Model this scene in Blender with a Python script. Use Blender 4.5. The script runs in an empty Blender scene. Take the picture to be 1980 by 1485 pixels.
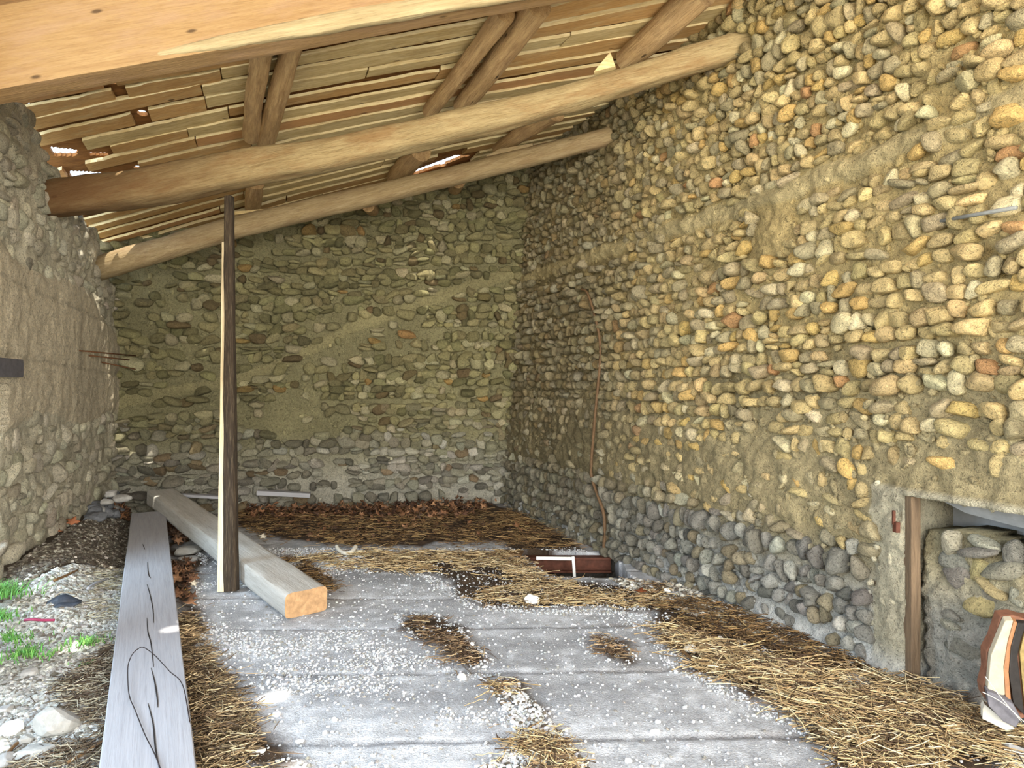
import bpy, math, random
import numpy as np
from mathutils import Vector, Matrix
random.seed(7); RNG = np.random.default_rng(7)
scene = bpy.context.scene
C = scene.collection

# ------------------------------------------------------------ camera, light, exposure
W_PX, H_PX, F_PX, EYE = 1980.0, 1485.0, 1275.0, 1.5
cam_d = bpy.data.cameras.new('camera'); cam_d.sensor_width = 36.0
cam_d.lens = F_PX / W_PX * 36.0; cam_d.clip_end = 200
cam = bpy.data.objects.new('camera', cam_d); C.objects.link(cam)
cam.location = (0, 0, EYE); cam.rotation_euler = (math.pi / 2, 0, 0)
scene.camera = cam
scene.view_settings.view_transform = 'Standard'; scene.view_settings.look = 'None'
scene.view_settings.gamma = 1; scene.view_settings.use_curve_mapping = False
scene.view_settings.exposure = 0.12

SUN_DIR = Vector((-0.20, 0.42, -0.885)).normalized()      # direction the light travels
sun_d = bpy.data.lights.new('sun', 'SUN'); sun_d.energy = 9.0; sun_d.angle = 0.009
sun_d.color = (1.0, 0.93, 0.80)
sun = bpy.data.objects.new('sun', sun_d); C.objects.link(sun)
sun.rotation_euler = SUN_DIR.to_track_quat('-Z', 'Y').to_euler(); sun.location = (0, -3, 8)

world = bpy.data.worlds.new('daylight'); scene.world = world; world.use_nodes = True
nt = world.node_tree; nt.nodes.clear()
wo = nt.nodes.new('ShaderNodeOutputWorld'); bg = nt.nodes.new('ShaderNodeBackground')
tc = nt.nodes.new('ShaderNodeTexCoord'); sp = nt.nodes.new('ShaderNodeSeparateXYZ')
mr = nt.nodes.new('ShaderNodeMapRange'); mr.inputs[1].default_value = -1; mr.inputs[2].default_value = 1
cr = nt.nodes.new('ShaderNodeValToRGB')
nt.links.new(tc.outputs['Generated'], sp.inputs[0]); nt.links.new(sp.outputs[2], mr.inputs[0])
nt.links.new(mr.outputs[0], cr.inputs[0]); nt.links.new(cr.outputs[0], bg.inputs[0]); nt.links.new(bg.outputs[0], wo.inputs[0])
e = cr.color_ramp.elements
e[0].position = 0.0; e[0].color = (0.86, 0.68, 0.36, 1)
e[1].position = 1.0; e[1].color = (0.34, 0.60, 1.0, 1)
for p, c in ((0.47, (0.95, 0.76, 0.42, 1)), (0.53, (1.0, 0.97, 0.90, 1)), (0.62, (0.72, 0.86, 1.0, 1))):
    n = e.new(p); n.color = c
bg.inputs[1].default_value = 2.8

def area(name, loc, target, sx, sy, energy, color):
    d = bpy.data.lights.new(name, 'AREA'); d.shape = 'RECTANGLE'; d.size = sx; d.size_y = sy
    d.energy = energy; d.color = color
    o = bpy.data.objects.new(name, d); C.objects.link(o); o.location = loc
    o.rotation_euler = (Vector(target) - Vector(loc)).to_track_quat('-Z', 'Y').to_euler()
    return o
# daylight falling in through the open front and through the doorway in the left wall, plus an added side fill
area('daylight_open_front', (0.9, -2.6, 2.2), (-1.6, 6.0, 1.9), 5.5, 3.2, 640, (1.0, 0.95, 0.83))
area('fill_open_front_side', (3.9, -2.2, 2.2), (-4.2, 6.2, 1.9), 3.5, 3.2, 560, (1.0, 0.95, 0.86))  # added fill lamp, brightens the left wall
area('daylight_left_doorway', (-5.2, 2.3, 2.6), (-2.4, 4.4, 0.2), 2.6, 2.2, 400, (0.62, 0.82, 1.0))

# ------------------------------------------------------------ helpers
def lin(r, g, b):
    f = lambda c: (c / 255 / 12.92) if c <= 10 else ((c / 255 + 0.055) / 1.055) ** 2.4
    return (f(r), f(g), f(b))
def un(px, py, Y):
    return Vector(((px - W_PX / 2) / F_PX * Y, Y, EYE - (py - H_PX / 2) / F_PX * Y))
def gp(px, py, z=0.0):
    Y = F_PX * (EYE - z) / (py - H_PX / 2); return un(px, py, Y)
XL = lambda Y: -1.935 - 0.342 * Y
XR = lambda Y: 3.28 - 0.415 * Y
ZL = lambda Y: np.interp(Y, [0, 4.95, 7.5, 9.5], [3.70, 3.62, 3.06, 2.7])
ZR = lambda Y: np.interp(Y, [0, 2.6, 3.6, 4.3, 5.0, 7.3, 9.5], [4.55, 4.45, 4.22, 3.99, 3.93, 3.97, 4.0])
def RZ(X, Y):
    s = (X - XL(Y)) / (XR(Y) - XL(Y)); return ZL(Y) * (1 - s) + ZR(Y) * s
def roof_hit(px, py, off=0.0):
    for Y in np.arange(1.5, 11, 0.01):
        p = un(px, py, Y)
        if p.z >= RZ(p.x, Y) + off: return p
    return un(px, py, 8)
def _h(ix, iy, iz, s):
    n = (ix * 374761393 + iy * 668265263 + iz * 2147483647 + s * 1274126177) & 0xffffffff
    n = ((n ^ (n >> 13)) * 1274126177) & 0xffffffff
    return ((n ^ (n >> 16)) & 0xffff) / 65535.0
def vn(P, scale=1.0, seed=0):
    P = np.asarray(P, float) * scale; i = np.floor(P).astype(np.int64); f = P - i; f = f * f * (3 - 2 * f)
    r = 0
    for dx in (0, 1):
        wx = f[:, 0] if dx else 1 - f[:, 0]
        for dy in (0, 1):
            wy = f[:, 1] if dy else 1 - f[:, 1]
            for dz in (0, 1):
                wz = f[:, 2] if dz else 1 - f[:, 2]
                r = r + wx * wy * wz * _h(i[:, 0] + dx, i[:, 1] + dy, i[:, 2] + dz, seed)
    return r * 2 - 1
def fbm(P, scale, oct=3, seed=0):
    return sum(vn(P, scale * 2 ** k, seed + k * 17) / 2 ** k for k in range(oct))
def in_poly(x, y, poly):
    x = np.asarray(x); y = np.asarray(y); r = np.zeros(x.shape, bool); n = len(poly); j = n - 1
    for i in range(n):
        xi, yi = poly[i]; xj, yj = poly[j]
        if yi != yj:
            c = ((yi > y) != (yj > y)) & (x < (xj - xi) * (y - yi) / (yj - yi) + xi); r ^= c
        j = i
    return r
def mesh_obj(name, V, F, mats, parent=None, tint=None, smooth=True, matidx=None, matrix=None):
    """V (n,3); F list of int arrays (m,k) with k corners"""
    me = bpy.data.meshes.new(name); V = np.asarray(V, np.float32)
    if not isinstance(F, (list, tuple)) or (len(F) and np.ndim(F[0]) == 1): 
        F = [np.asarray(F)]
    F = [np.asarray(f, np.int32) for f in F if len(f)]
    me.vertices.add(len(V)); me.vertices.foreach_set('co', V.ravel())
    nl = sum(f.size for f in F); npoly = sum(len(f) for f in F)
    me.loops.add(nl); me.loops.foreach_set('vertex_index', np.concatenate([f.ravel() for f in F]))
    me.polygons.add(npoly)
    tot = np.concatenate([np.full(len(f), f.shape[1]) for f in F])
    st = np.concatenate([[0], np.cumsum(tot)[:-1]]).astype(np.int32)
    me.polygons.foreach_set('loop_start', st)
    if matidx is not None: me.polygons.foreach_set('material_index', np.asarray(matidx, np.int32))
    me.update(calc_edges=True); me.validate()
    me.polygons.foreach_set('use_smooth', np.full(len(me.polygons), smooth))
    if tint is not None:
        a = me.color_attributes.new('tint', 'FLOAT_COLOR', 'POINT')
        t = np.ones((len(V), 4), np.float32); t[:, :3] = tint; a.data.foreach_set('color', t.ravel())
    for m in (mats if isinstance(mats, (list, tuple)) else [mats]): me.materials.append(m)
    o = bpy.data.objects.new(name, me); C.objects.link(o)
    if matrix is not None: o.matrix_world = matrix
    if parent is not None: o.parent = parent
    return o
def tag(o, label=None, cat=None, group=None, kind=None):
    if cat and not kind: kind = 'thing'
    if label: o['label'] = label
    if cat: o['category'] = cat
    if group: o['group'] = group
    if kind: o['kind'] = kind
    return o
def empty(name, loc, label, cat, group=None):
    o = bpy.data.objects.new(name, None); C.objects.link(o); o.location = loc; o.empty_display_size = 0.1
    bpy.context.view_layer.update()
    return tag(o, label, cat, group)
def under(child, root):
    """child mesh has world coordinates; keep it there"""
    child.parent = root; child.matrix_parent_inverse = Matrix.Translation(root.location).inverted(); return child

# ------------------------------------------------------------ materials
def new_mat(name):
    m = bpy.data.materials.new(name); m.use_nodes = True; t = m.node_tree
    b = t.nodes['Principled BSDF']; b.inputs['Roughness'].default_value = 0.85
    b.inputs['Specular IOR Level'].default_value = 0.25
    return m, t, b
def mix(t, f, a, b, mode='MIX'):
    n = t.nodes.new('ShaderNodeMix'); n.data_type = 'RGBA'; n.blend_type = mode
    for k, v in ((0, f), (6, a), (7, b)):
        if hasattr(v, 'is_linked') or hasattr(v, 'links'): t.links.new(v, n.inputs[k])
        elif isinstance(v, (int, float)): n.inputs[k].default_value = v
        else: n.inputs[k].default_value = (*v, 1) if len(v) == 3 else v
    return n.outputs[2]
def noise(t, scale, detail=4, vec=None, rough=0.6, dist=0.0):
    n = t.nodes.new('ShaderNodeTexNoise'); n.inputs['Scale'].default_value = scale
    n.inputs['Detail'].default_value = detail; n.inputs['Roughness'].default_value = rough
    n.inputs['Distortion'].default_value = dist
    if vec is not None: t.links.new(vec, n.inputs['Vector'])
    return n.outputs[0]
def ramp(t, fac, stops):
    n = t.nodes.new('ShaderNodeValToRGB'); t.links.new(fac, n.inputs[0]); e = n.color_ramp.elements
    while len(e) < len(stops): e.new(0.5)
    for i, (p, c) in enumerate(stops):
        e[i].position = p; e[i].color = (*c, 1) if not isinstance(c, (int, float)) else (c, c, c, 1)
    return n.outputs[0]
def objco(t, sc=(1, 1, 1)):
    c = t.nodes.new('ShaderNodeTexCoord'); mp = t.nodes.new('ShaderNodeMapping'); mp.inputs['Scale'].default_value = sc
    t.links.new(c.outputs['Object'], mp.inputs[0]); return mp.outputs[0]
def bump(t, b, h, s=0.5, d=0.01):
    n = t.nodes.new('ShaderNodeBump'); n.inputs['Strength'].default_value = s; n.inputs['Distance'].default_value = d
    t.links.new(h, n.inputs['Height']); t.links.new(n.outputs[0], b.inputs['Normal'])
def attr(t):
    n = t.nodes.new('ShaderNodeAttribute'); n.attribute_name = 'tint'; return n.outputs['Color']
def tint_mat(name, var=0.45, scale=26, bs=0.5, bd=0.012, rough=0.9, pits=0.0):
    m, t, b = new_mat(name); v = objco(t); f = noise(t, scale, 6, v, 0.7); f2 = noise(t, scale * 5, 3, v, 0.7)
    k = ramp(t, f, [(0.25, 1 - var), (0.75, 1 + var * 0.6)])
    c = mix(t, 1.0, attr(t), k, 'MULTIPLY')
    k2 = ramp(t, f2, [(0.3, 0.82), (0.7, 1.15)]); c = mix(t, 1.0, c, k2, 'MULTIPLY')
    if pits:
        pn_ = noise(t, 75, 3, v, 0.75, 0.5); c = mix(t, 1.0, c, ramp(t, pn_, [(0.36, 1 - pits), (0.45, 1.0), (0.62, 1.0), (0.70, 1 + pits * 0.4)]), 'MULTIPLY')
    t.links.new(c, b.inputs['Base Color']); b.inputs['Roughness'].default_value = rough
    a = t.nodes.new('ShaderNodeMath'); a.operation = 'ADD'; t.links.new(f, a.inputs[0]); t.links.new(f2, a.inputs[1])
    bump(t, b, a.outputs[0], bs, bd); return m
def wood(name, c1, c2, c3, knots=True, ls=1.0, bs=0.35, dirt=None, dirt_amt=0.5, rot=None):
    m, t, b = new_mat(name)
    v = objco(t, (1.2 * ls, 14, 14)); f = noise(t, 3.0, 5, v, 0.65, 0.6)
    v2 = objco(t, (4 * ls, 70, 70)); g = noise(t, 2.0, 4, v2, 0.7, 0.2)
    c = mix(t, ramp(t, f, [(0.3, 0.0), (0.7, 1.0)]), c1, c2)
    c = mix(t, ramp(t, g, [(0.5, 0.0), (0.72, 0.55)]), c, c3)
    if dirt is not None:
        d = noise(t, 2.6, 5, objco(t, (0.8, 3, 3)), 0.7)
        c = mix(t, ramp(t, d, [(0.55 - 0.15 * dirt_amt, 0.0), (0.66, dirt_amt)]), c, dirt)
    if knots:
        vo = t.nodes.new('ShaderNodeTexVoronoi'); vo.inputs['Scale'].default_value = 1.0
        t.links.new(objco(t, (2.3, 6.5, 6.5)), vo.inputs['Vector'])
        c = mix(t, ramp(t, vo.outputs['Distance'], [(0.045, 0.85), (0.085, 0.0)]), c, tuple(x * 0.3 for x in c3))
    if rot:          # brown rotten stretch at one end of the log, with a ragged border
        xs = t.nodes.new('ShaderNodeSeparateXYZ'); t.links.new(objco(t), xs.inputs[0])
        ad = t.nodes.new('ShaderNodeMath'); ad.operation = 'MULTIPLY_ADD'; t.links.new(noise(t, 2.0, 5, objco(t, (0.6, 5, 5)), 0.7), ad.inputs[0]); ad.inputs[1].default_value = 3.0; t.links.new(xs.outputs[0], ad.inputs[2])
        rg = t.nodes.new('ShaderNodeMapRange'); rg.inputs[1].default_value = rot[0] + 1.2; rg.inputs[2].default_value = rot[1] + 1.2; rg.inputs[3].default_value = 0.85; rg.inputs[4].default_value = 0.0
        t.links.new(ad.outputs[0], rg.inputs[0]); c = mix(t, rg.outputs[0], c, rot[2])
    t.links.new(c, b.inputs['Base Color']); b.inputs['Roughness'].default_value = 0.8
    a = t.nodes.new('ShaderNodeMath'); a.operation = 'ADD'; t.links.new(f, a.inputs[0]); t.links.new(g, a.inputs[1])
    bump(t, b, a.outputs[0], bs, 0.012); return m
def plain(name, col, rough=0.7, metal=0.0, var=0.25, scale=30, bs=0.3):
    m, t, b = new_mat(name); f = noise(t, scale, 5, objco(t), 0.65)
    c = mix(t, ramp(t, f, [(0.3, 0.0), (0.7, 1.0)]), tuple(x * (1 - var) for x in col), tuple(min(1, x * (1 + var)) for x in col))
    t.links.new(c, b.inputs['Base Color']); b.inputs['Roughness'].default_value = rough; b.inputs['Metallic'].default_value = metal
    bump(t, b, f, bs, 0.006); return m
M_WALL = tint_mat('cobble_masonry', 0.34, 30, 1.0, 0.028, pits=0.5)
M_PLASTER = tint_mat('worn_render', 0.35, 16, 0.8, 0.02)
M_FLOOR = tint_mat('dusty_slab', 0.20, 22, 0.8, 0.014, pits=0.18)
M_DEBRIS = tint_mat('debris', 0.35, 60, 0.4, 0.004)
M_STRAW = tint_mat('dry_straw', 0.2, 40, 0.1, 0.001, 0.7)
M_LEAF = tint_mat('dead_leaf', 0.3, 50, 0.2, 0.002, 0.7)
M_GRASS = tint_mat('grass_blades', 0.2, 40, 0.1, 0.001, 0.6)
M_ORANGE = wood('fresh_sawn_pine', lin(144, 118, 82), lin(128, 100, 66), lin(104, 76, 48), dirt=lin(140, 114, 92), dirt_amt=0.5)
M_WANE = wood('grey_waney_edge', lin(156, 142, 110), lin(134, 118, 86), lin(100, 84, 60), False)
M_OLD = wood('old_hewn_timber', lin(168, 150, 112), lin(138, 118, 82), lin(88, 66, 42), dirt=lin(124, 86, 50), dirt_amt=0.5, bs=0.7, rot=(0.6, 3.0, lin(98, 66, 38)))
M_GREYLOG = wood('grey_log', lin(168, 150, 118), lin(138, 118, 84), lin(92, 72, 50), dirt=lin(120, 92, 66), dirt_amt=0.4, bs=0.5)
M_POLE = wood('peeled_pole', lin(204, 174, 130), lin(166, 134, 94), lin(96, 70, 48), dirt=lin(110, 80, 56), dirt_amt=0.5, bs=0.8)
M_DARKLOG = wood('dark_log', lin(120, 92, 60), lin(92, 68, 44), lin(52, 38, 26))
M_DECK = wood('roof_decking', lin(150, 104, 58), lin(112, 74, 40), lin(60, 40, 24), ls=0.8)
M_BOARD = [wood('roof_board_brown', lin(204, 166, 112), lin(176, 136, 86), lin(120, 86, 54), dirt=lin(200, 188, 152), dirt_amt=0.4),
           wood('roof_board_pale', lin(222, 204, 158), lin(186, 160, 108), lin(140, 108, 68), dirt=lin(120, 90, 60), dirt_amt=0.45),
           wood('roof_board_orange', lin(212, 166, 116), lin(190, 142, 94), lin(136, 94, 60), dirt=lin(180, 162, 126), dirt_amt=0.4)]
M_EDGE = wood('pale_board_edge', lin(232, 218, 178), lin(206, 184, 136), lin(160, 130, 90), False, dirt=lin(150, 124, 88), dirt_amt=0.35)
M_GREYPLANK = wood('weathered_plank', lin(160, 160, 164), lin(148, 148, 152), lin(126, 124, 127), knots=False, ls=0.5, bs=0.18)
M_GREYBEAM = wood('dusty_beam', lin(190, 188, 182), lin(172, 168, 160), lin(136, 128, 116), False, dirt=lin(200, 200, 196), dirt_amt=0.5, bs=0.4)
M_ENDGRAIN = plain('orange_end_grain', lin(166, 132, 96), 0.85, 0, 0.3, 26, 0.6)
M_BARK = wood('black_bark', lin(64, 52, 40), lin(34, 28, 22), lin(120, 106, 84), False, bs=0.9)
M_POSTLIT = wood('lit_post_face', lin(224, 208, 178), lin(196, 176, 140), lin(150, 128, 96), False)  # pale tone carries the daylight falling on the post's left face
M_DOORWOOD = wood('door_frame_wood', lin(120, 100, 78), lin(88, 72, 56), lin(56, 44, 34), False, bs=0.6)
M_RUST = plain('rusty_brown_steel', lin(84, 50, 38), 0.6, 0.3, 0.35, 20)
M_STEEL = plain('dark_grey_steel', lin(100, 98, 104), 0.55, 0.4, 0.2, 30)
M_WHITE = plain('white_painted_bar', lin(225, 225, 220), 0.6, 0, 0.08, 30)
M_REBAR = plain('rusted_rod', lin(96, 66, 44), 0.8, 0.2, 0.3, 60)
M_GREYROD = plain('grey_rod', lin(120, 122, 120), 0.6, 0.3, 0.15, 40)
M_CABLE = plain('brown_cable', lin(96, 74, 52), 0.7, 0, 0.3, 40)
M_WIRE = plain('dark_wire', lin(46, 36, 36), 0.5, 0.4, 0.1, 40)
M_LEATHER = plain('black_leather', lin(52, 58, 68), 0.5, 0, 0.25, 60, 0.3)
M_SHEET = plain('grey_cement_lintel', lin(128, 130, 132), 0.8, 0, 0.2, 9)
M_PIT = plain('dark_pit_walls', lin(60, 52, 44), 0.95, 0, 0.3, 12)
M_STONE = [plain('pale_limestone', lin(150, 148, 142), 0.9, 0, 0.15, 30, 0.6), plain('grey_stone', lin(150, 148, 144), 0.9, 0, 0.22, 26, 0.6),
           plain('dark_grey_rubble', lin(96, 98, 102), 0.9, 0, 0.3, 22, 0.7), plain('white_chalk', lin(238, 236, 228), 0.9, 0, 0.06, 30, 0.5)]
M_REDSTRIP = plain('faded_red_plastic', lin(140, 52, 84), 0.6, 0, 0.25, 60)
M_CREAM = plain('cream_glaze', lin(160, 150, 130), 0.6, 0, 0.15, 24)
M_BROWN = plain('brown_crust', lin(110, 74, 56), 0.7, 0, 0.3, 30)
M_OCHRE = plain('ochre_band', lin(140, 98, 66), 0.6, 0, 0.2, 30)
M_BLACK = plain('charred_band', lin(34, 30, 28), 0.6, 0, 0.3, 30)
M_YELLOWISH = plain('honey_core', lin(126, 108, 66), 0.6, 0, 0.5, 18)
M_BONE = plain('bone_white', lin(196, 190, 176), 0.6, 0, 0.08, 30)

# ------------------------------------------------------------ solid grid (walls, floor, ceiling)
def grid_solid(Pf, Pb, keep):
    nu, nv = keep.shape; idx = np.arange((nu + 1) * (nv + 1)).reshape(nu + 1, nv + 1); off = idx.size
    a, b, c, d = idx[:-1, :-1], idx[1:, :-1], idx[1:, 1:], idx[:-1, 1:]
    Q = [np.stack([a, b, c, d], -1)[keep], np.stack([a, d, c, b], -1)[keep] + off]
    pk = np.pad(keep, 1)
    for sl, (e0, e1) in (((pk[:-2, 1:-1]), (d, a)), ((pk[2:, 1:-1]), (b, c)), ((pk[1:-1, :-2]), (a, b)), ((pk[1:-1, 2:]), (c, d))):
        k = keep & ~sl; Q.append(np.stack([e1, e0, e0 + off, e1 + off], -1)[k])
    V = np.concatenate([Pf.reshape(-1, 3), Pb.reshape(-1, 3)]); F = np.concatenate(Q)
    used = np.unique(F); mp = np.zeros(len(V), int); mp[used] = np.arange(len(used))
    return V[used], mp[F], used

def ico(level):
    import bmesh
    bm = bmesh.new(); bmesh.ops.create_icosphere(bm, subdivisions=level, radius=1.0)
    V = np.array([v.co[:] for v in bm.verts]); F = np.array([[v.index for v in f.verts] for f in bm.faces]); bm.free(); return V, F
ICO3, ICO2, ICO1 = ico(3), ico(2), ico(1)
def blobs(centres, Tu, Tv, N, ru, rv, rn, rot, seed, base=ICO3, power=0.74, rough=0.15, clips=0):
    """many rounded stones as one vertex / face array; per-stone frames"""
    V0, F0 = base; n = len(centres); rng = np.random.default_rng(seed)
    S = np.sign(V0) * np.abs(V0) ** power; S = S / np.abs(S).max()
    P = np.repeat(S[None], n, 0)
    for k in range(4):
        d = rng.normal(size=(n, 3)); d /= np.linalg.norm(d, axis=1)[:, None]
        fq = rng.uniform(1.2, 3.2, n); ph = rng.uniform(0, 6.28, n)
        w = np.sin(np.einsum('nvk,nk->nv', P, d) * fq[:, None] + ph[:, None])
        P = P * (1 + rough * w[:, :, None] * (0.8 ** k))
    for k in range(clips):
        d = rng.normal(size=(n, 3)); d[:, 2] = np.abs(d[:, 2]) * 0.8; d /= np.linalg.norm(d, axis=1)[:, None]
        t = np.einsum('nvk,nk->nv', P, d) - rng.uniform(0.62, 0.95, n)[:, None]
        P = P - np.maximum(t, 0)[:, :, None] * d[:, None, :] * 0.85
    a = np.asarray(ru)[:, None] * P[:, :, 0]; b = np.asarray(rv)[:, None] * P[:, :, 1]; c = np.asarray(rn)[:, None] * P[:, :, 2]
    cs, sn = np.cos(rot)[:, None], np.sin(rot)[:, None]
    u = a * cs - b * sn; v = a * sn + b * cs
    W = centres[:, None, :] + u[:, :, None] * Tu[:, None, :] + v[:, :, None] * Tv[:, None, :] + c[:, :, None] * N[:, None, :]
    F = (F0[None] + (np.arange(n) * len(V0))[:, None, None]).reshape(-1, 3)
    return W.reshape(-1, 3), F, len(V0)
def courses(u0, u1, v0, v1, hfun, wfun, rng, wav=0.02, dbl=0.13, wr=(0.55, 1.5)):
    """stones laid in rough courses: arrays u, v, half width, half height"""
    out = []; v = v0
    while v < v1:
        h = hfun(v) * rng.uniform(0.8, 1.2); u = u0 + rng.uniform(0, 0.1); ph = rng.uniform(0, 6)
        while u < u1:
            w = wfun(u, v) * rng.uniform(*wr); hh = h * rng.uniform(0.78, 1.18)
            if rng.random() < dbl:
                for q in (0.28, 0.76): out.append((u + w / 2, v + h * q + wav * math.sin(u * 1.3 + ph), w * 0.47, h * 0.25))
            else:
                out.append((u + w / 2 + rng.normal() * 0.006, v + h / 2 + wav * math.sin(u * 1.3 + ph) + rng.normal() * 0.007, w * 0.5, hh * 0.5))
            u += w
        v += h * 0.97
    return np.array(out)
def palette_pick(rng, n, pal, wts, jit=0.10):
    pal = np.array(pal); w = np.array(wts, float); w /= w.sum()
    c = pal[rng.choice(len(pal), n, p=w)]; return c * np.exp(rng.normal(0, jit, (n, 1))) * np.exp(rng.normal(0, 0.018, (n, 3)))

def masonry(name, P_of, N_of, u0, u1, v0, v1, thick, cell, keep_fn, st, st_col, mort_col, emb, relief, seed, mort_bump=0.014, base=ICO3, rot_s=0.18, smear=None, rotf=None, grow=1.05, gv=1.0, chips=0):
    nu, nv = int((u1 - u0) / cell), int((v1 - v0) / cell)
    U, Vv = np.meshgrid(np.linspace(u0, u1, nu + 1), np.linspace(v0, v1, nv + 1), indexing='ij')
    uf, vf = U.ravel(), Vv.ravel(); P = P_of(uf, vf); N = N_of(uf, vf)
    q = np.stack([uf, vf, uf * 0 + seed], 1)
    d = mort_bump * (fbm(q, 9, 3, seed) + 0.8 * vn(q, 38, seed + 5)) + 0.014 * vn(q, 1.3, seed + 9) - 0.008
    if smear is not None: d = d + smear(uf, vf)
    Pf = (P + N * d[:, None]).reshape(nu + 1, nv + 1, 3); Pb = (P - N * thick).reshape(nu + 1, nv + 1, 3)
    uc, vc = (U[:-1, :-1] + U[1:, 1:]) / 2, (Vv[:-1, :-1] + Vv[1:, 1:]) / 2
    keep = keep_fn(uc, vc)
    Vg, Fg, used = grid_solid(Pf, Pb, keep)
    tc_ = mort_col(uf, vf); tg = np.concatenate([tc_, tc_])[used]
    u, v, hu, hv = st.T; rng = np.random.default_rng(seed + 1)
    inside = keep_fn(u, v); u, v, hu, hv = u[inside], v[inside], hu[inside], hv[inside]
    P = P_of(u, v); N = N_of(u, v); e = 0.01
    Tu = P_of(u + e, v) - P; Tu /= np.linalg.norm(Tu, axis=1)[:, None]; Tv = np.cross(N, Tu)
    Tv *= np.sign(Tv[:, 2:3])
    sunk = emb(u, v, rng); ok = sunk > -0.99
    u, v, hu, hv, P, N, Tu, Tv, sunk = (x[ok] for x in (u, v, hu, hv, P, N, Tu, Tv, sunk))
    n = len(u); rn = relief * rng.uniform(0.7, 1.3, n) * np.clip((hu + hv) / 0.1, 0.6, 1.6)
    cen = P + N * (sunk * rn)[:, None]
    Vs, Fs, k = blobs(cen, Tu, Tv, N, hu * grow, hv * grow * gv, rn, rng.normal(0, rot_s, n) + (rotf(u, v) if rotf else 0), seed + 2, base, clips=3)
    cs = np.repeat(st_col(u, v, rng), k, 0)
    if chips:
        m_ = chips; cu = rng.uniform(u0, u1, m_); cv = rng.uniform(max(v0, -0.02), v1, m_); kk = keep_fn(cu, cv); cu, cv = cu[kk], cv[kk]; m_ = len(cu)
        P = P_of(cu, cv); N = N_of(cu, cv); Tu = P_of(cu + e, cv) - P; Tu /= np.linalg.norm(Tu, axis=1)[:, None]; Tv = np.cross(N, Tu)
        r_ = 0.006 + 0.020 * rng.random(m_) ** 2
        Vq, Fq, kq = blobs(P + N * (rng.uniform(-0.006, 0.012, m_))[:, None], Tu, Tv, N, r_ * rng.uniform(0.8, 1.7, m_), r_ * 0.8, r_ * 0.8, rng.uniform(0, 3, m_), seed + 7, ICO2, clips=2)
        tq = np.repeat(mort_col(cu, cv) * np.exp(rng.normal(0.06, 0.16, (m_, 1))), kq, 0)
        Fs = np.concatenate([Fs, Fq + len(Vs)]); Vs = np.concatenate([Vs, Vq]); cs = np.concatenate([cs, tq])
    V = np.concatenate([Vg, Vs]); T = np.concatenate([tg, cs])
    mi = np.concatenate([np.zeros(len(Fg), int), np.zeros(len(Fs), int)])
    o = mesh_obj(name, V, [Fg, Fs + len(Vg)], [M_WALL], tint=T, matidx=mi); tag(o, kind='structure'); return o

def A3(c): return np.array(lin(*c))
def ss(a, b, x): t = np.clip((x - a) / (b - a), 0, 1); return t * t * (3 - 2 * t)

# ------------------------------------------------------------ right wall
DR = np.array([0.415, -1.0, 0]) / math.hypot(0.415, 1)
NR = np.array([-1.0, -0.415, 0]) / math.hypot(0.415, 1)
OR = np.array([XR(8.5), 8.5, 0])
def PR(u, v):
    u = np.asarray(u, float); v = np.asarray(v, float); return OR + u[:, None] * DR + v[:, None] * np.array([0, 0, 1.0])
UY = lambda Y: (8.5 - Y) * math.hypot(0.415, 1)
U_DOOR0 = UY(3.23); U_DOOR1 = UY(2.30)
def keepR(u, v): return ~((u > U_DOOR0) & (u < U_DOOR1) & (v < 0.955))
rng = np.random.default_rng(11)
stR = courses(0.0, UY(1.4), -0.05, 4.7, lambda v: 0.086 if v > 0.58 else 0.125,
              lambda u, v: 0.080 if v > 2.7 else (0.096 if v > 0.58 else 0.078), rng, 0.010, 0.05, (0.6, 1.4))
def embR(u, v, rng):
    s = rng.uniform(-0.05, 0.55, len(u))
    s[(np.abs(v - 2.68 - 0.02 * np.sin(u)) < 0.055 + 0.03 * np.sin(u * 5))] = -2
    z = ss(0.6, 0.72, v) * (1 - ss(1.05, 1.45, v + 0.12 * np.sin(u * 2))) * (0.55 + 0.45 * ss(UY(6), UY(4.5), u)); s -= z * 1.05 * rng.uniform(0.25, 1, len(u))
    s[(rng.random(len(u)) < 0.42 * z)] = -2
    s[(rng.random(len(u)) < 0.05)] = -2
    uc = UY(4.05); s[(np.abs(u - uc + 0.06 * np.sin(v * 17)) < 0.15) & (v > 2.28) & (v < 2.66)] = -2
    s[(u > U_DOOR0 - 0.2) & (v < 1.07)] = -2
    s[(v < 0.15) & (u > UY(4.2)) & (rng.random(len(u)) < 0.55)] = -2
    s[(u < UY(6.0)) & (v < 1.5)] -= 0.25
    return s
def colR(u, v, rng):
    n = len(u)
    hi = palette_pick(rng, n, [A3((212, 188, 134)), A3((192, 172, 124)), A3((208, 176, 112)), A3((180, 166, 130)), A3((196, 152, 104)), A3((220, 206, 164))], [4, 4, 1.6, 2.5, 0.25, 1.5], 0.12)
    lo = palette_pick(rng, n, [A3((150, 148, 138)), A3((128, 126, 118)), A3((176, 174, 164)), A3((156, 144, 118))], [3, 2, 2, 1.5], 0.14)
    f = ss(0.5, 0.85, v + rng.normal(0, 0.06, n))[:, None]; c = hi * f + lo * (1 - f)  # grey base cobbles; the shift with height also paints in the lighting
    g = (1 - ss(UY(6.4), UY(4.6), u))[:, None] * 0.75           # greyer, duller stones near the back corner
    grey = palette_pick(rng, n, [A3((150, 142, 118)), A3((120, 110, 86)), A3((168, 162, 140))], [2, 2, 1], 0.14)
    return (c * (1 - g) + grey * g) * 1.14
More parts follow.
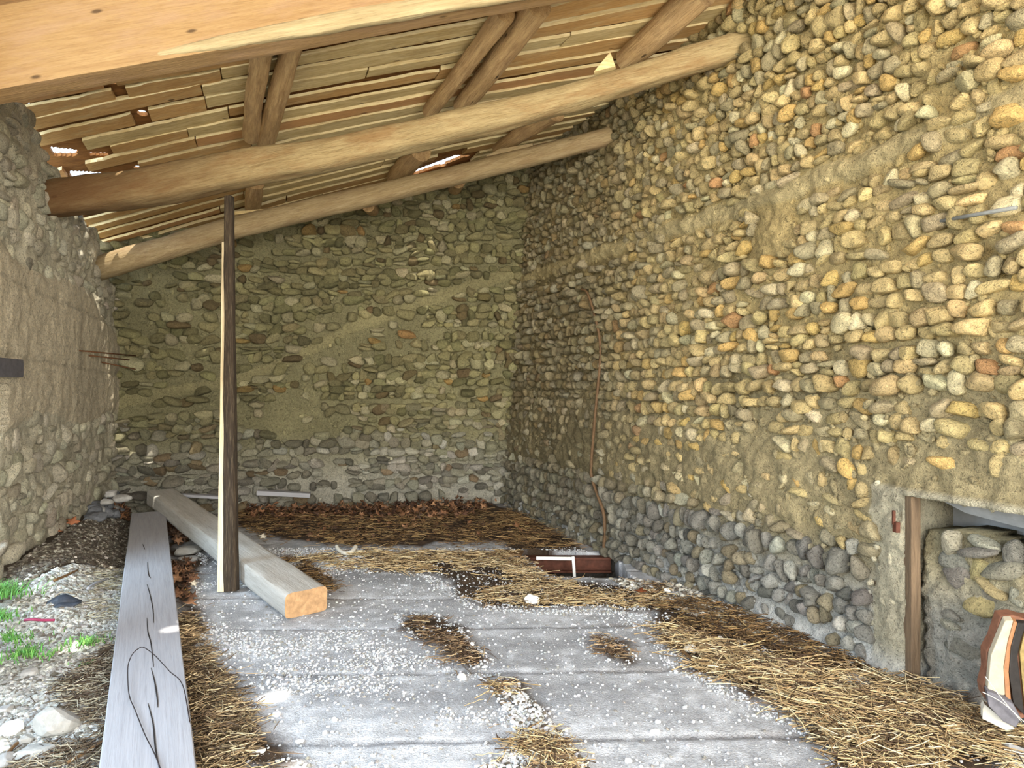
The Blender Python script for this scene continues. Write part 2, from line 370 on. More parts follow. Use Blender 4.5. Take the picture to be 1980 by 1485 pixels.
def morR(u, v):
    q = np.stack([u, v, u * 0], 1); n = fbm(q, 3, 3, 31)[:, None] * 0.18
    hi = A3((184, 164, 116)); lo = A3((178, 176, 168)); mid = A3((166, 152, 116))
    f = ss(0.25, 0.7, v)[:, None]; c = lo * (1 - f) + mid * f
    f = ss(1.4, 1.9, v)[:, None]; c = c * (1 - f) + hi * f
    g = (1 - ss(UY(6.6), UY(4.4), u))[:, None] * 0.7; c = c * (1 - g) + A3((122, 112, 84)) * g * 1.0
    b = (np.abs(v - 2.68 - 0.02 * np.sin(u) + 0.012 * np.sin(u * 13)) < 0.06)[:, None]; c = np.where(b, A3((186, 170, 128)), c)
    d = ((u > U_DOOR0 - 0.2) & (v < 1.0))[:, None]; c = np.where(d, A3((184, 176, 152)), c); c = np.where((v < -0.02)[:, None], A3((70, 64, 56)), c)
    w = ((1 - ss(0.05, 0.22, v)) * 0.7 * (v > -0.02))[:, None]; c = c * (1 - w) + A3((214, 214, 210)) * w
    return c * (1.18 + n)
def smR(u, v):
    s = (0.034 + 0.01 * np.sin(u * 7)) * np.exp(-((v - 2.68 - 0.02 * np.sin(u) + 0.012 * np.sin(u * 13)) / 0.055) ** 4)
    s += 0.022 * ss(0.62, 0.75, v) * (1 - ss(1.05, 1.4, v)) * (1 + 0.5 * vn(np.stack([u * 12, v * 12, u * 0], 1), 1, 77)) + 0.03 * np.exp(-((u - UY(4.05)) / 0.15) ** 4) * (v > 2.28) * (v < 2.66)
    s += 0.03 * ss(U_DOOR0 - 0.22, U_DOOR0 - 0.1, u) * (v < 1.0) + 0.035 * (1 - ss(0.05, 0.2, v)) * (u > UY(4.3)); return s
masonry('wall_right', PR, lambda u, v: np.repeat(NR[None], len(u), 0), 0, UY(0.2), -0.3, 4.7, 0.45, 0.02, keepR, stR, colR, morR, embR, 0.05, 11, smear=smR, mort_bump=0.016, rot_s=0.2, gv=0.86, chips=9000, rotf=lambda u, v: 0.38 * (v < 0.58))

# ------------------------------------------------------------ back wall
BL, BR_, TR, TL = (np.array(p) for p in ((-4.95, 7.45, 0.0), (0.25, 8.26, 0.0), (0.62, 7.28, 4.3), (-4.95, 7.45, 4.3)))
def PB(u, v):
    s = (np.asarray(u, float) / 5.25)[:, None]; t = (np.asarray(v, float) / 4.3)[:, None]
    return (BL * (1 - s) + BR_ * s) * (1 - t) + (TL * (1 - s) + TR * s) * t
def NB(u, v):
    e = 0.01; a = PB(u + e, v) - PB(u, v); b = PB(u, v + e) - PB(u, v); n = np.cross(a, b); n /= np.linalg.norm(n, axis=1)[:, None]
    return n * np.sign(-n[:, 1:2])
rng = np.random.default_rng(12)
stB = courses(0, 5.25, -0.05, 4.0, lambda v: 0.095, lambda u, v: 0.15 - 0.008 * u, rng, 0.03)
bandB = lambda u, v: np.abs(v - (1.36 + 0.36 * (u - 0.8) * np.clip(u / 3.0, 0.55, 1.0)))
def keepB(u, v): return v < np.interp(u, [0, 0.7, 5.25], [3.05, 3.3, 4.1])
def embB(u, v, rng):
    s = rng.uniform(0.1, 0.65, len(u)); s[rng.random(len(u)) < 0.04] = -2
    s[(bandB(u, v) < 0.05) & (rng.random(len(u)) < 0.9)] = -2
    q = np.stack([u, v, u * 0], 1); m = fbm(q, 1.4, 2, 77); s[(m > 0.45) & (rng.random(len(u)) < 0.55)] = -2
    return s
def colB(u, v, rng):
    n = len(u)
    hi = palette_pick(rng, n, [A3((142, 135, 98)), A3((118, 112, 80)), A3((162, 154, 122)), A3((146, 120, 76)), A3((110, 96, 68))], [4, 3, 2, 0.3, 0.7], 0.12)
    lo = palette_pick(rng, n, [A3((140, 136, 120)), A3((116, 112, 100)), A3((166, 162, 148)), A3((128, 112, 88))], [3, 2, 2, 0.6], 0.14)
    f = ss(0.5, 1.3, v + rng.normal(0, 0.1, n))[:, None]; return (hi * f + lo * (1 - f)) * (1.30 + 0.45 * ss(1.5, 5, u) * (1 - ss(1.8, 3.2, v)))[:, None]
def morB(u, v):
    q = np.stack([u, v, u * 0], 1); n = fbm(q, 2.2, 3, 41)[:, None] * 0.25
    f = ss(0.2, 1.0, v)[:, None]; c = A3((164, 160, 146)) * (1 - f) + A3((136, 130, 98)) * f
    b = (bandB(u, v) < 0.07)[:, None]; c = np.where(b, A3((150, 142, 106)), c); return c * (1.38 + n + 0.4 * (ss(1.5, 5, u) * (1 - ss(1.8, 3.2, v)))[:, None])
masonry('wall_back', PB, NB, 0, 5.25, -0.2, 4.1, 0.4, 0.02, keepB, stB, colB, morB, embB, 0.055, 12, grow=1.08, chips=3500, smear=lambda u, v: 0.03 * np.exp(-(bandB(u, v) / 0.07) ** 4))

# ------------------------------------------------------------ left wall: cement render above, cobbles below, jagged top, open doorway nearer the front
DL = np.array([-0.342, 1.0, 0]) / math.hypot(0.342, 1); NL = np.array([1.0, 0.342, 0]) / math.hypot(0.342, 1)
OL = np.array([XL(2.9), 2.9, 0])
def PL(u, v): return OL + np.asarray(u, float)[:, None] * DL + np.asarray(v, float)[:, None] * np.array([0, 0, 1.0])
ul = lambda Y: (Y - 2.9) * math.hypot(0.342, 1)
TOPL = ([ul(y) for y in (2.9, 3.7, 4.4, 4.9, 5.0, 5.2, 5.40, 5.6, 5.9, 6.2, 6.55, 6.8, 6.95, 7.2, 7.6)],
        [3.52, 3.50, 3.5, 3.55, 3.50, 3.38, 3.32, 3.26, 3.15, 3.10, 3.02, 3.10, 2.78, 2.62, 2.55])
def keepL(u, v):
    u = np.asarray(u); v = np.asarray(v); q = np.stack([u.ravel(), v.ravel(), u.ravel() * 0], 1); j = (0.05 * vn(q, 11, 3) + 0.03 * vn(q, 25, 4)).reshape(u.shape)
    k = v + j < np.interp(u, *TOPL)
    k &= ~((u > ul(3.55)) & (u < ul(4.50) + j * 0.6) & (v < 1.62) & (v > np.interp(u, [ul(4.2), ul(4.48)], [-1, 1.1])))
    return k
rng = np.random.default_rng(13)
stL = courses(0, ul(7.6), -0.05, 3.7, lambda v: 0.12, lambda u, v: 0.15, rng, 0.03)
lowL = lambda u: 1.28 - 0.03 * u + 0.06 * np.sin(u * 3.1)
highL = lambda u: 2.72 - 0.12 * u + 0.10 * np.sin(u * 2.3)
def embL(u, v, rng):
    s = rng.uniform(-0.75, -0.1, len(u)); s[(v > lowL(u)) & (v < highL(u))] = -2; s[rng.random(len(u)) < 0.3] = -2; return s
def colL(u, v, rng):
    n = len(u); return palette_pick(rng, n, [A3((206, 198, 174)), A3((190, 182, 160)), A3((218, 210, 186))], [2, 2, 1], 0.1)
def morL(u, v):
    q = np.stack([u * 6, v, u * 0], 1); n = fbm(q, 1.5, 3, 51)[:, None] * 0.14
    c = np.where(((v > lowL(u)) & (v < highL(u)))[:, None], A3((222, 208, 180)), A3((214, 205, 180)))
    for h in (1.75, 2.28): c = np.where((np.abs(v - h + 0.03 * u) < 0.012)[:, None], c * 0.82, c)
    return c * (1 + n)
def smL(u, v):
    band = ss(-0.06, 0.06, v - lowL(u)) * (1 - ss(-0.06, 0.06, v - highL(u)))
    q = np.stack([u, v, u * 0], 1); s = 0.035 * band + (1 - band) * 0.02 * fbm(q, 7, 2, 61)
    for h in (1.75, 2.28): s -= 0.012 * np.exp(-((v - h + 0.03 * u) / 0.012) ** 2)
    return s
masonry('wall_left', PL, lambda u, v: np.repeat(NL[None], len(u), 0), 0, ul(7.65), -0.3, 3.7, 0.40, 0.02, keepL, stL, colL, morL, embL, 0.035, 13, smear=smL, mort_bump=0.007)

# ------------------------------------------------------------ sun holes through the roof and the ceiling deck
SPOTS = []      # (target point, radius)
for px, py, z, r in ((140, 1237, 0.06, 0.085), (333, 1210, 0.16, 0.06), (370, 1233, 0.01, 0.07), (530, 1347, 0.0, 0.075), (208, 1092, 0.08, 0.05), (300, 954, 0.36, 0.04), (262, 981, 0.28, 0.03), (567, 1487, 0.0, 0.05)):
    p = gp(px, py, z); SPOTS.append((p, r))
def back_pt(px, py):
    for Y in np.arange(6.5, 9, 0.005):
        p = un(px, py, Y); s = (p.x + 4.95) / 5.25; a = PB(np.array([s * 5.25]), np.array([p.z]))[0]
        if Y >= a[1]: return p
    return p
for px, py, r in ((290, 918, 0.042), (368, 907, 0.032), (395, 741, 0.02), (825, 522, 0.04), (850, 622, 0.025)): SPOTS.append((back_pt(px, py), r))
SPOTS += [(un(218, 496, 6.68), 0.08), (un(246, 488, 6.66), 0.085)]
HOLES = []
for p, r in SPOTS:
    for t in np.arange(0.1, 6, 0.005):
        q = p - SUN_DIR * t
        if q.z >= RZ(q.x, q.y) + 0.07: HOLES.append((q.x, q.y, r)); break
# ceiling: param a across (0 left .. 1 right), b = Y on the left line; rows run parallel to the beams
def CP(a, b, off):
    yl, yr = b, b - 1.0 * np.clip((b - 2.5) / 2, 0, 1)
    a_ = a; xl, xr = XL(yl) , XR(yr)
    X = xl + (xr - xl) * a_; Y = yl + (yr - yl) * a_
    return np.stack([X, Y, RZ(X, Y) + off], -1)
na, nb = 330, 560
Ag, Bg = np.meshgrid(np.linspace(-0.06, 1.015, na + 1), np.linspace(-0.6, 8.6, nb + 1), indexing='ij')
Pc = CP(Ag, Bg, 0.07); cc = (Pc[:-1, :-1] + Pc[1:, 1:]) / 2; keep = np.ones((na, nb), bool)
for hx, hy, r in HOLES:
    keep &= (cc[..., 0] - hx) ** 2 + (cc[..., 1] - hy) ** 2 > r * r
    d = np.hypot(Pc[..., 0] - hx, Pc[..., 1] - hy); m = np.abs(d - r) < 0.016
    k = np.where(m, r / np.maximum(d, 1e-6), 1.0)
    Pc[..., 0] = hx + (Pc[..., 0] - hx) * k; Pc[..., 1] = hy + (Pc[..., 1] - hy) * k
def hole_px(poly):
    sx = 990 + F_PX * cc[..., 0] / cc[..., 1]; sy = 742.5 - F_PX * (cc[..., 2] - EYE) / cc[..., 1]
    return in_poly(sx, sy, poly) & (cc[..., 1] > 4)
for poly in (((96, 284), (150, 290), (148, 302), (104, 302)), ((132, 330), (200, 334), (262, 340), (200, 347), (140, 349)), ((170, 294), (210, 296), (208, 301), (172, 300)),
             ((800, 330), (880, 300), (905, 300), (860, 318), (800, 338)), ((52, 196), (66, 205), (66, 225), (56, 215))):
    keep &= ~hole_px(poly)
Pt = Pc.copy(); Pt[..., 2] += 0.03
Vc, Fc, _ = grid_solid(Pc, Pt, keep)
ceil = mesh_obj('ceiling', Vc, Fc, M_DECK, smooth=False); tag(ceil, kind='structure')
def in_gap(p, rad=0.06):
    sx, sy = 990 + F_PX * p.x / p.y, 742.5 - F_PX * (p.z - EYE) / p.y
    for poly in GAPS:
        if in_poly(np.array([sx]), np.array([sy]), poly)[0]: return True
    return False

# ------------------------------------------------------------ timbers
def frame(A, B, up=Vector((0, 0, 1))):
    x = (B - A).normalized()
    if abs(x.z) > 0.9: up = Vector((0, 1, 0))
    y = up.cross(x).normalized(); z = x.cross(y)
    m = Matrix.Identity(4)
    for i in range(3): m[i][0], m[i][1], m[i][2], m[i][3] = x[i], y[i], z[i], A[i]
    return m
def timber(name, pts, sizes, mat, sq=6.0, wob=0.006, seed=0, parent=None, nseg=60, nr=28, bend=0.0, chop=0.0, endmat=None, lip=0.0):
    """pts world centre line; sizes (w,h) per point; sq = cross-section squareness (2 round)"""
    A, B = pts[0], pts[-1]; L = (B - A).length; Mx = frame(A, B); Mi = Mx.inverted()
    loc = [Mi @ p for p in pts]; xs = [p.x for p in loc]
    X = np.linspace(0, L, nseg + 1); cy = np.interp(X, xs, [p.y for p in loc]); cz = np.interp(X, xs, [p.z for p in loc])
    ker = np.ones(7) / 7
    if len(pts) > 2: cy = np.convolve(np.pad(cy, 3, 'edge'), ker, 'valid'); cz = np.convolve(np.pad(cz, 3, 'edge'), ker, 'valid')
    w = np.interp(X, xs, [s[0] for s in sizes]); h = np.interp(X, xs, [s[1] for s in sizes])
    th = np.linspace(0, 2 * math.pi, nr, endpoint=False) + math.pi / nr
    if bend: cy = cy + bend * np.sin(X / L * math.pi + seed)
    c, s = np.cos(th), np.sin(th); rr = (np.abs(c) ** sq + np.abs(s) ** sq) ** (-1 / sq)
    Y = cy[:, None] + w[:, None] / 2 * (rr * c)[None]; Z = cz[:, None] + h[:, None] / 2 * (rr * s)[None]
    XX = np.repeat(X[:, None], nr, 1); P = np.stack([XX, Y, Z], -1).reshape(-1, 3)
    q = P * np.array([1.5, 6, 6]); n1 = fbm(q, 1.0, 3, seed); n2 = vn(q, 5.0, seed + 3)
    rad = P - np.stack([XX, np.repeat(cy[:, None], nr, 1), np.repeat(cz[:, None], nr, 1)], -1).reshape(-1, 3)
    P = P + rad / np.maximum(np.linalg.norm(rad, axis=1), 1e-5)[:, None] * (wob * n1 + wob * 0.35 * n2)[:, None]
    if chop: 
        e = np.zeros(len(P)); e[:nr] = -chop * np.random.default_rng(seed).random(nr); e[-nr:] = chop * np.random.default_rng(seed + 1).random(nr); P[:, 0] += e
    i = np.arange(nseg)[:, None] * nr; j = np.arange(nr)[None]; jn = (j + 1) % nr
    F = np.stack([i + j, i + jn, i + nr + jn, i + nr + j], -1).reshape(-1, 4)
    caps = []; c0 = len(P); P = np.vstack([P, P[:nr].mean(0), P[nr * nseg:nr * (nseg + 1)].mean(0)])
    jj = np.arange(nr); caps = np.concatenate([np.stack([jj * 0 + c0, (jj + 1) % nr, jj], -1), np.stack([jj * 0 + c0 + 1, nseg * nr + jj, nseg * nr + (jj + 1) % nr], -1)])
    mi = np.concatenate([np.zeros(len(F), int), np.full(len(caps), 1 if endmat else 0)])
    o = mesh_obj(name, P, [F[:, ::-1], caps[:, ::-1]], [mat, endmat] if endmat else [mat], matidx=mi, matrix=Mx)
    bm_fix(o)
    return o
def bm_fix(o):
    import bmesh
    bm = bmesh.new(); bm.from_mesh(o.data); bmesh.ops.recalc_face_normals(bm, faces=bm.faces); 
    for e_ in bm.edges:
        if len(e_.link_faces) == 2 and e_.calc_face_angle(0) > 0.75: e_.smooth = False
    bm.to_mesh(o.data); bm.free()

A = un(-190, 203, 3.30); B = un(1652, -128, 3.50)
zoff = Vector((0, 0.08, 0.21))
b1 = timber('roof_beam', [A + zoff, A.lerp(B, 0.5) + zoff, B + zoff], [(0.16, 0.42)] * 3, M_ORANGE, sq=16, wob=0.004, seed=3, nseg=160, nr=48)
tag(b1, 'massive square sawn orange pine beam across the top, nearest the viewer', 'beam')
# pale waney strip along its lower front edge
W0, W1 = A.lerp(B, 0.22), B; wv_ = Vector((0, 0.012, 0.03))
w_ = timber('waney_edge', [W0 + wv_, W0.lerp(W1, 0.25) + wv_, W1 + wv_], [(0.02, 0.02), (0.045, 0.075), (0.05, 0.10)], M_WANE, sq=4, wob=0.010, seed=8, nseg=120, nr=18)
w_.parent = b1; w_.matrix_parent_inverse = b1.matrix_world.inverted(); w_['label'] = 'pale grey waney edge'

b2 = timber('roof_beam', [un(60, 396, 5.50), un(100, 385, 5.43), un(300, 360, 5.24), un(430, 337, 5.12), un(640, 298, 4.95), un(820, 258, 4.82), un(1000, 217, 4.70), un(1150, 177, 4.58), un(1300, 130, 4.46), un(1445, 86, 4.33)],
            [(0.24, 0.27), (0.25, 0.27), (0.26, 0.27), (0.25, 0.26), (0.23, 0.235), (0.22, 0.20), (0.2, 0.18), (0.18, 0.17), (0.17, 0.17), (0.17, 0.17)], M_OLD, sq=3.6, wob=0.016, seed=21, nseg=150, nr=36, chop=0.03)
tag(b2, 'rough hewn brown and grey roof beam held up by the thin post', 'beam')
b3 = timber('roof_beam', [un(172, 526, 6.95), un(230, 508, 6.76), un(430, 447, 6.62), un(600, 406, 6.48), un(800, 358, 6.30), un(1000, 310, 6.05), un(1185, 262, 5.80)],
            [(0.22, 0.24), (0.22, 0.24), (0.21, 0.215), (0.2, 0.2), (0.19, 0.18), (0.17, 0.17), (0.15, 0.15)], M_GREYLOG, sq=2.5, wob=0.010, seed=31, nseg=120, nr=30)
tag(b3, 'smooth rounded grey log beam, farthest one, just in front of back wall', 'beam')
fl = timber('log', [A + Vector((0.05, 0.10, 0.43)), A.lerp(B, 0.48) + Vector((0, 0.06, 0.44))], [(0.15, 0.13), (0.11, 0.10)], M_DARKLOG, sq=2.2, wob=0.008, seed=37, nseg=50)
tag(fl, 'dark round log lying along the top of the orange beam', 'log')

# round poles carried by the beams, just under the roof
def pole(px0, py0, px1, py1, w0, w1, label, seed, near=None, far=None, group='round roof poles', sq=2.1):
    """from far/lower image end to near/upper one"""
    a = roof_hit(px0, py0, -0.075); b = roof_hit(px1, py1, -0.075)
    if far: a = un(px0, py0, far)
    if near: b = un(px1, py1, near)
    ra = w0 / F_PX * a.y; rb = w1 / F_PX * b.y
    o = timber('roof_pole', [a, b], [(ra, ra), (rb, rb)], M_POLE, sq=sq, wob=0.011, seed=seed, nseg=40, nr=20, bend=0.012)
    tag(o, label, 'pole', group); return o
pole(486, 262, 510, 78, 30, 44, 'left stubby roof pole of the pair above the thin post', 41)
pole(516, 276, 566, 74, 36, 42, 'thicker right roof pole of the pair above the thin post, split side', 42)
pole(832, 216, 975, 22, 26, 46, 'thin knotty left pole of the middle pair above the hewn beam', 43)
pole(893, 204, 1040, 10, 36, 52, 'pale thick right pole of the middle pair above the hewn beam', 44)
pole(1205, 118, 1362, -20, 44, 62, 'thick grey roof pole beside the wooden wedge, towards the cobble wall', 45)
pole(486, 418, 496, 352, 28, 32, 'short roof pole seen just right of the post between the two log beams', 46)
pole(765, 346, 815, 292, 36, 42, 'dark roof pole beside the bright roof gap', 47)
pole(965, 290, 1072, 214, 28, 42, 'grey knotty roof pole between the two log beams, right of the roof gap', 48)
for px, py, lb, sd in ((712, 398, 'rounded dark pole end poking out below the grey log, left one', 51), (886, 352, 'rounded pole end poking out below the grey log, right one', 52)):
    p = un(px, py, 6.75); o = timber('pole_end', [p, p + Vector((-0.12, 0.85, 0.16))], [(0.14, 0.12), (0.14, 0.13)], M_POLE, sq=2.1, wob=0.008, seed=sd, nseg=10, nr=18); tag(o, lb, 'pole')
# wedge blocks on the beams
def prism(name, poly, depth, mat, label=None, cat=None, parent=None):
    """poly: list of world Vectors (planar); depth: Vector"""
    n = len(poly); V = [p[:] for p in poly] + [(p + depth)[:] for p in poly]
    me = bpy.data.meshes.new(name); me.from_pydata(V, [], [tuple(range(n)), tuple(range(2 * n - 1, n - 1, -1))] + [(i, i + n, (i + 1) % n + n, (i + 1) % n) for i in range(n)])
    me.materials.append(mat); o = bpy.data.objects.new(name, me); C.objects.link(o); bm_fix(o)
    if label: tag(o, label, cat)
    return o
prism('wedge', [un(1148, 139, 4.50), un(1190, 128, 4.48), un(1180, 100, 4.48)], Vector((0.03, 0.12, 0.0)), M_BOARD[1], 'small triangular wooden wedge on hewn beam beside thick pole', 'wedge')
prism('wedge', [un(938, 303, 6.05), un(1030, 283, 5.98), un(1030, 277, 5.98), un(965, 288, 6.03)], Vector((0.03, 0.14, 0.0)), M_GREYLOG, 'flat grey wedge lying on the far log right of roof gap', 'wedge')
prism('board', [un(440, 417, 6.55), un(512, 407, 6.5), un(510, 404, 6.5), un(440, 410, 6.55)], Vector((0.0, 0.16, 0.0)), M_BOARD[1], 'thin pale board end lying on the far log beside the post', 'board')

# lapped boards under the deck
GAPS = (((90, 270), (160, 276), (160, 312), (95, 312)), ((126, 322), (200, 328), (268, 337), (210, 352), (130, 356)), ((165, 288), (215, 290), (212, 305), (168, 304)), ((790, 322), (885, 292), (915, 294), (870, 322), (790, 344)))
b = 2.9; row = 0; nboards = 0
lab = {0: 'brown weathered roof board lying across the round poles', 1: 'pale cream roof board lying across the round poles', 2: 'orange toned roof board lying across the round poles'}
while b < 8.45:
    dep = 0.175; a = -0.045 + random.uniform(-0.02, 0.02)
    while a < 0.998:
        ln = random.uniform(0.24, 0.46); a2 = min(a + ln, 1.005)
        if 1.005 - a2 < 0.1: a2 = 1.005
        jj = random.uniform(-0.012, 0.012); wv = random.uniform(0.13, 0.17); tk = random.uniform(0.022, 0.036)
        P0 = CP(np.array([a + 0.003, a2 - 0.003]), np.array([b + jj, b + jj + random.uniform(-.015, .015)]), 0.0)
        P1 = CP(np.array([a + 0.003, a2 - 0.003]), np.array([b + jj + wv, b + jj + wv]), 0.0)
        mid = Vector(((P0[0] + P1[1]) / 2).tolist())
        def put(a, a2):
            global nboards
            if a2 - a < 0.03: return
            Q0 = CP(np.array([a, a2]), np.array([b + jj, b + jj]), 0.0); Q1 = CP(np.array([a, a2]), np.array([b + jj + wv, b + jj + wv]), 0.0)
            drop = 0.034 + random.uniform(-0.008, 0.008)
            S = max(4, int((a2 - a) * 60)); ts = np.linspace(0, 1, S + 1)[:, None]; q = np.hstack([ts * 3 + a * 9, ts * 0 + row, ts * 0])
            wz = 0.004 * vn(q, 3, row)[:, None]; wy = 0.008 * vn(q, 4, row + 50)[:, None]
            n0 = Q0[0] * (1 - ts) + Q0[1] * ts; f0 = Q1[0] * (1 - ts) + Q1[1] * ts; z1 = np.array([0, 0, 1.0]); y1 = np.array([0, 1.0, 0])
            R = np.stack([n0 + z1 * (0.05 - drop + wz) + y1 * wy, n0 + z1 * (0.05 - drop + tk + wz) + y1 * wy, f0 + z1 * (0.03 + tk), f0 + z1 * 0.03], 1)
            org = Vector(R[0, 0]); Mx = frame(org, Vector(R[-1, 0])); Mi = np.array(Mx.inverted())
            V = R.reshape(-1, 3) @ Mi[:3, :3].T + Mi[:3, 3]
            i = np.arange(S)[:, None] * 4; k = np.arange(4)[None]; F = np.stack([i + k, i + (k + 1) % 4, i + 4 + (k + 1) % 4, i + 4 + k], -1).reshape(-1, 4)
            F = np.vstack([F, [[0, 1, 2, 3]], [[S * 4 + 3, S * 4 + 2, S * 4 + 1, S * 4]]])
            kd = random.choices((0, 1, 2), (4, 4, 2.5))[0]
            mi = np.concatenate([np.where(np.arange(S * 4) % 4 == 0, 1, 0), [0, 0]]); o = mesh_obj('sheathing_board', V, F, [M_BOARD[kd], M_EDGE], smooth=False, matidx=mi, matrix=Mx); bm_fix(o)
            tag(o, lab[kd], 'board', ('brown', 'pale', 'orange')[kd] + ' roof boards'); nboards += 1
        xs_ = np.linspace(a, a2, max(6, int((a2 - a) * 140))); free = []
        for x in xs_:
            pc = CP(np.array([x]), np.array([b + jj + wv * 0.5]), 0.03)[0]
            free.append(not in_gap(Vector(pc.tolist())) and all(abs(pc[0] - hx) > r + 0.012 or abs(pc[1] - hy) > r + wv * 0.5 for hx, hy, r in HOLES))
        k = 0
        while k < len(xs_):
            if free[k]:
                k2 = k
                while k2 + 1 < len(xs_) and free[k2 + 1]: k2 += 1
                put(xs_[k], xs_[k2] - (0.002 if k2 == len(xs_) - 1 else 0)); k = k2 + 1
            else: k += 1
        a = a2
    b += dep * random.uniform(0.94, 1.08); row += 1

# ------------------------------------------------------------ floor: slabs with open seams, hatch by the right wall
HATCH = [gp(1003, 1066), gp(1185, 1070), gp(1225, 1119), gp(1062, 1113)]
hp = [(p.x, p.y) for p in HATCH]
def W2(poly): return [(gp(x, y).x, gp(x, y).y) for x, y in poly]
DIRT = [W2(p) for p in (
    [(455, 960), (620, 966), (900, 970), (985, 985), (1140, 1062), (1010, 1068), (960, 1050), (700, 1058), (520, 1046), (455, 1010)],
    [(325, 1000), (345, 1005), (365, 1060), (400, 1095), (385, 1130), (382, 1230), (400, 1290), (470, 1370), (500, 1440), (545, 1500), (370, 1500), (350, 1230), (330, 1080)],
    [(1240, 1130), (1420, 1180), (1600, 1250), (1750, 1330), (1880, 1390), (1980, 1440), (2100, 1500), (1640, 1500), (1560, 1400), (1450, 1350), (1330, 1290), (1290, 1235), (1240, 1170)],
    [(770, 1195), (850, 1195), (940, 1275), (900, 1300), (860, 1290), (800, 1230)], [(930, 1315), (990, 1330), (1080, 1420), (1130, 1500), (940, 1500), (1020, 1440), (980, 1380)],
    [(1125, 1240), (1180, 1235), (1225, 1270), (1200, 1282), (1140, 1265)], [(700, 1075), (850, 1072), (1010, 1070), (1060, 1120), (1250, 1140), (1290, 1180), (1200, 1175), (1030, 1175), (920, 1165), (830, 1110), (720, 1105)])]
def plankx(Y): return -1.33 - (Y - 2.4) * 0.549
gc = 0.022; x0, x1, y0, y1 = -5.2, 3.3, -0.6, 8.5
nx, ny = int((x1 - x0) / gc), int((y1 - y0) / gc)
GX, GY = np.meshgrid(np.linspace(x0, x1, nx + 1), np.linspace(y0, y1, ny + 1), indexing='ij')
SEAMS = [1.5, 2.13, 2.775, 3.43, 4.06, 4.63, 5.28, 5.95, 6.6, 7.25]
def floor_z(X, Y):
    sh = X.shape; q = np.stack([X.ravel(), Y.ravel(), X.ravel() * 0], 1)
    soil = ss(0.02, 0.45, plankx(Y) - 0.12 - X)
    z = -0.022 * soil
    dw = X - XL(Y); rise = ss(1.15, 0.1, dw)
    z = z + soil * (0.26 * rise * ss(3.6, 4.6, Y) + 0.10 * rise * ss(6.4, 7.0, Y)) + 0.018 * soil * fbm(q, 4, 3, 5).reshape(sh)
    rnd = fbm(q, 12, 2, 8).reshape(sh); z = z + 0.004 * rnd + 0.006 * fbm(q * np.array([0.4, 1, 1]), 2.2, 2, 9).reshape(sh)
    for s in SEAMS:
        c = s + 0.02 * (X + 0.5) + 0.01 * np.sin(X * 1.7 + s * 9)
        z = z - (1 - soil) * 0.018 * np.exp(-((Y - c) / 0.013) ** 2)
        z = z - (1 - soil) * 0.007 * ((Y - c) > 0) * np.exp(-((Y - c) / 0.09) ** 2) * (np.sin(s * 31) > -0.2)
    z = z + 0.03 * ss(0.5, 0.0, XR(Y) - X) * (Y < 4.9) + 0.02 * ss(7.6, 8.2, Y + 0.1 * X)
    d = np.zeros(sh, bool)
    wx = (0.09 * fbm(q, 3, 3, 201)).reshape(sh); wy = (0.09 * fbm(q, 3, 3, 202)).reshape(sh)
    for p in DIRT: d |= in_poly(X + wx, Y + wy, p)
    z = z + d * (0.010 + 0.010 * fbm(q, 9, 2, 15).reshape(sh))
    return z, soil, d
GZ, soil, dmask = floor_z(GX, GY)
q = np.stack([GX.ravel(), GY.ravel(), GX.ravel() * 0], 1)
cn = fbm(q * np.array([0.35, 1.6, 1]), 2.2, 4, 71).reshape(GX.shape)[..., None]; cn2 = fbm(q, 14, 3, 72).reshape(GX.shape)[..., None]
# soft edge of the dirt
dm = dmask.astype(float)
for _ in range(3):
    dm = (dm + np.roll(dm, 1, 0) + np.roll(dm, -1, 0) + np.roll(dm, 1, 1) + np.roll(dm, -1, 1)) / 5
dm = np.clip(dm + 0.35 * cn2[..., 0] * (dm > 0.02) * (dm < 0.98), 0, 1)[..., None]
slab = A3((172, 174, 177)) * (1 + 0.22 * cn + 0.10 * cn2)
crumb = ss(0.15, 0.6, cn2 + 0.5 * cn); slab = slab * (1 - 0.5 * crumb) + A3((208, 211, 216)) * 0.5 * crumb
for s in SEAMS:
    c = s + 0.02 * (GX + 0.5) + 0.01 * np.sin(GX * 1.7 + s * 9)
    k = (np.exp(-((GY - c) / 0.012) ** 2) * 0.6)[..., None]; slab = slab * (1 - k) + A3((70, 60, 50)) * k
    k = (((GY - c) > 0) * np.exp(-((GY - c) / 0.05) ** 4) * 0.35 * ss(-0.3, 0.3, np.sin(GX * 1.1 + s * 20)))[..., None]; slab = slab * (1 - k) + A3((132, 122, 112)) * k
dirt = A3((66, 52, 38)) * (1 + 0.4 * cn2)
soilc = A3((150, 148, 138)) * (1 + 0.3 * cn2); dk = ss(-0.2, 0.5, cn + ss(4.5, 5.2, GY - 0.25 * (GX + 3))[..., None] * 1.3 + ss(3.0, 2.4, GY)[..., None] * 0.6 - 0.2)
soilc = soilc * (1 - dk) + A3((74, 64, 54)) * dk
sl = soil[..., None]; col = slab * (1 - dm) + dirt * dm; col = col * (1 - sl) + soilc * sl
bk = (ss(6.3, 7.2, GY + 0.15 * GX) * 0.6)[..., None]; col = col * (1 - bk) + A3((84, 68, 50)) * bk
Pf = np.stack([GX, GY, GZ], -1); Pb_ = Pf.copy(); Pb_[..., 2] = -0.22
kc = ~in_poly((GX[:-1, :-1] + GX[1:, 1:]) / 2, (GY[:-1, :-1] + GY[1:, 1:]) / 2, hp)
Vf, Ff, used = grid_solid(Pf, Pb_, kc); cf = np.concatenate([col.reshape(-1, 3), np.repeat(A3((60, 52, 44))[None], col.size // 3, 0)])[used]
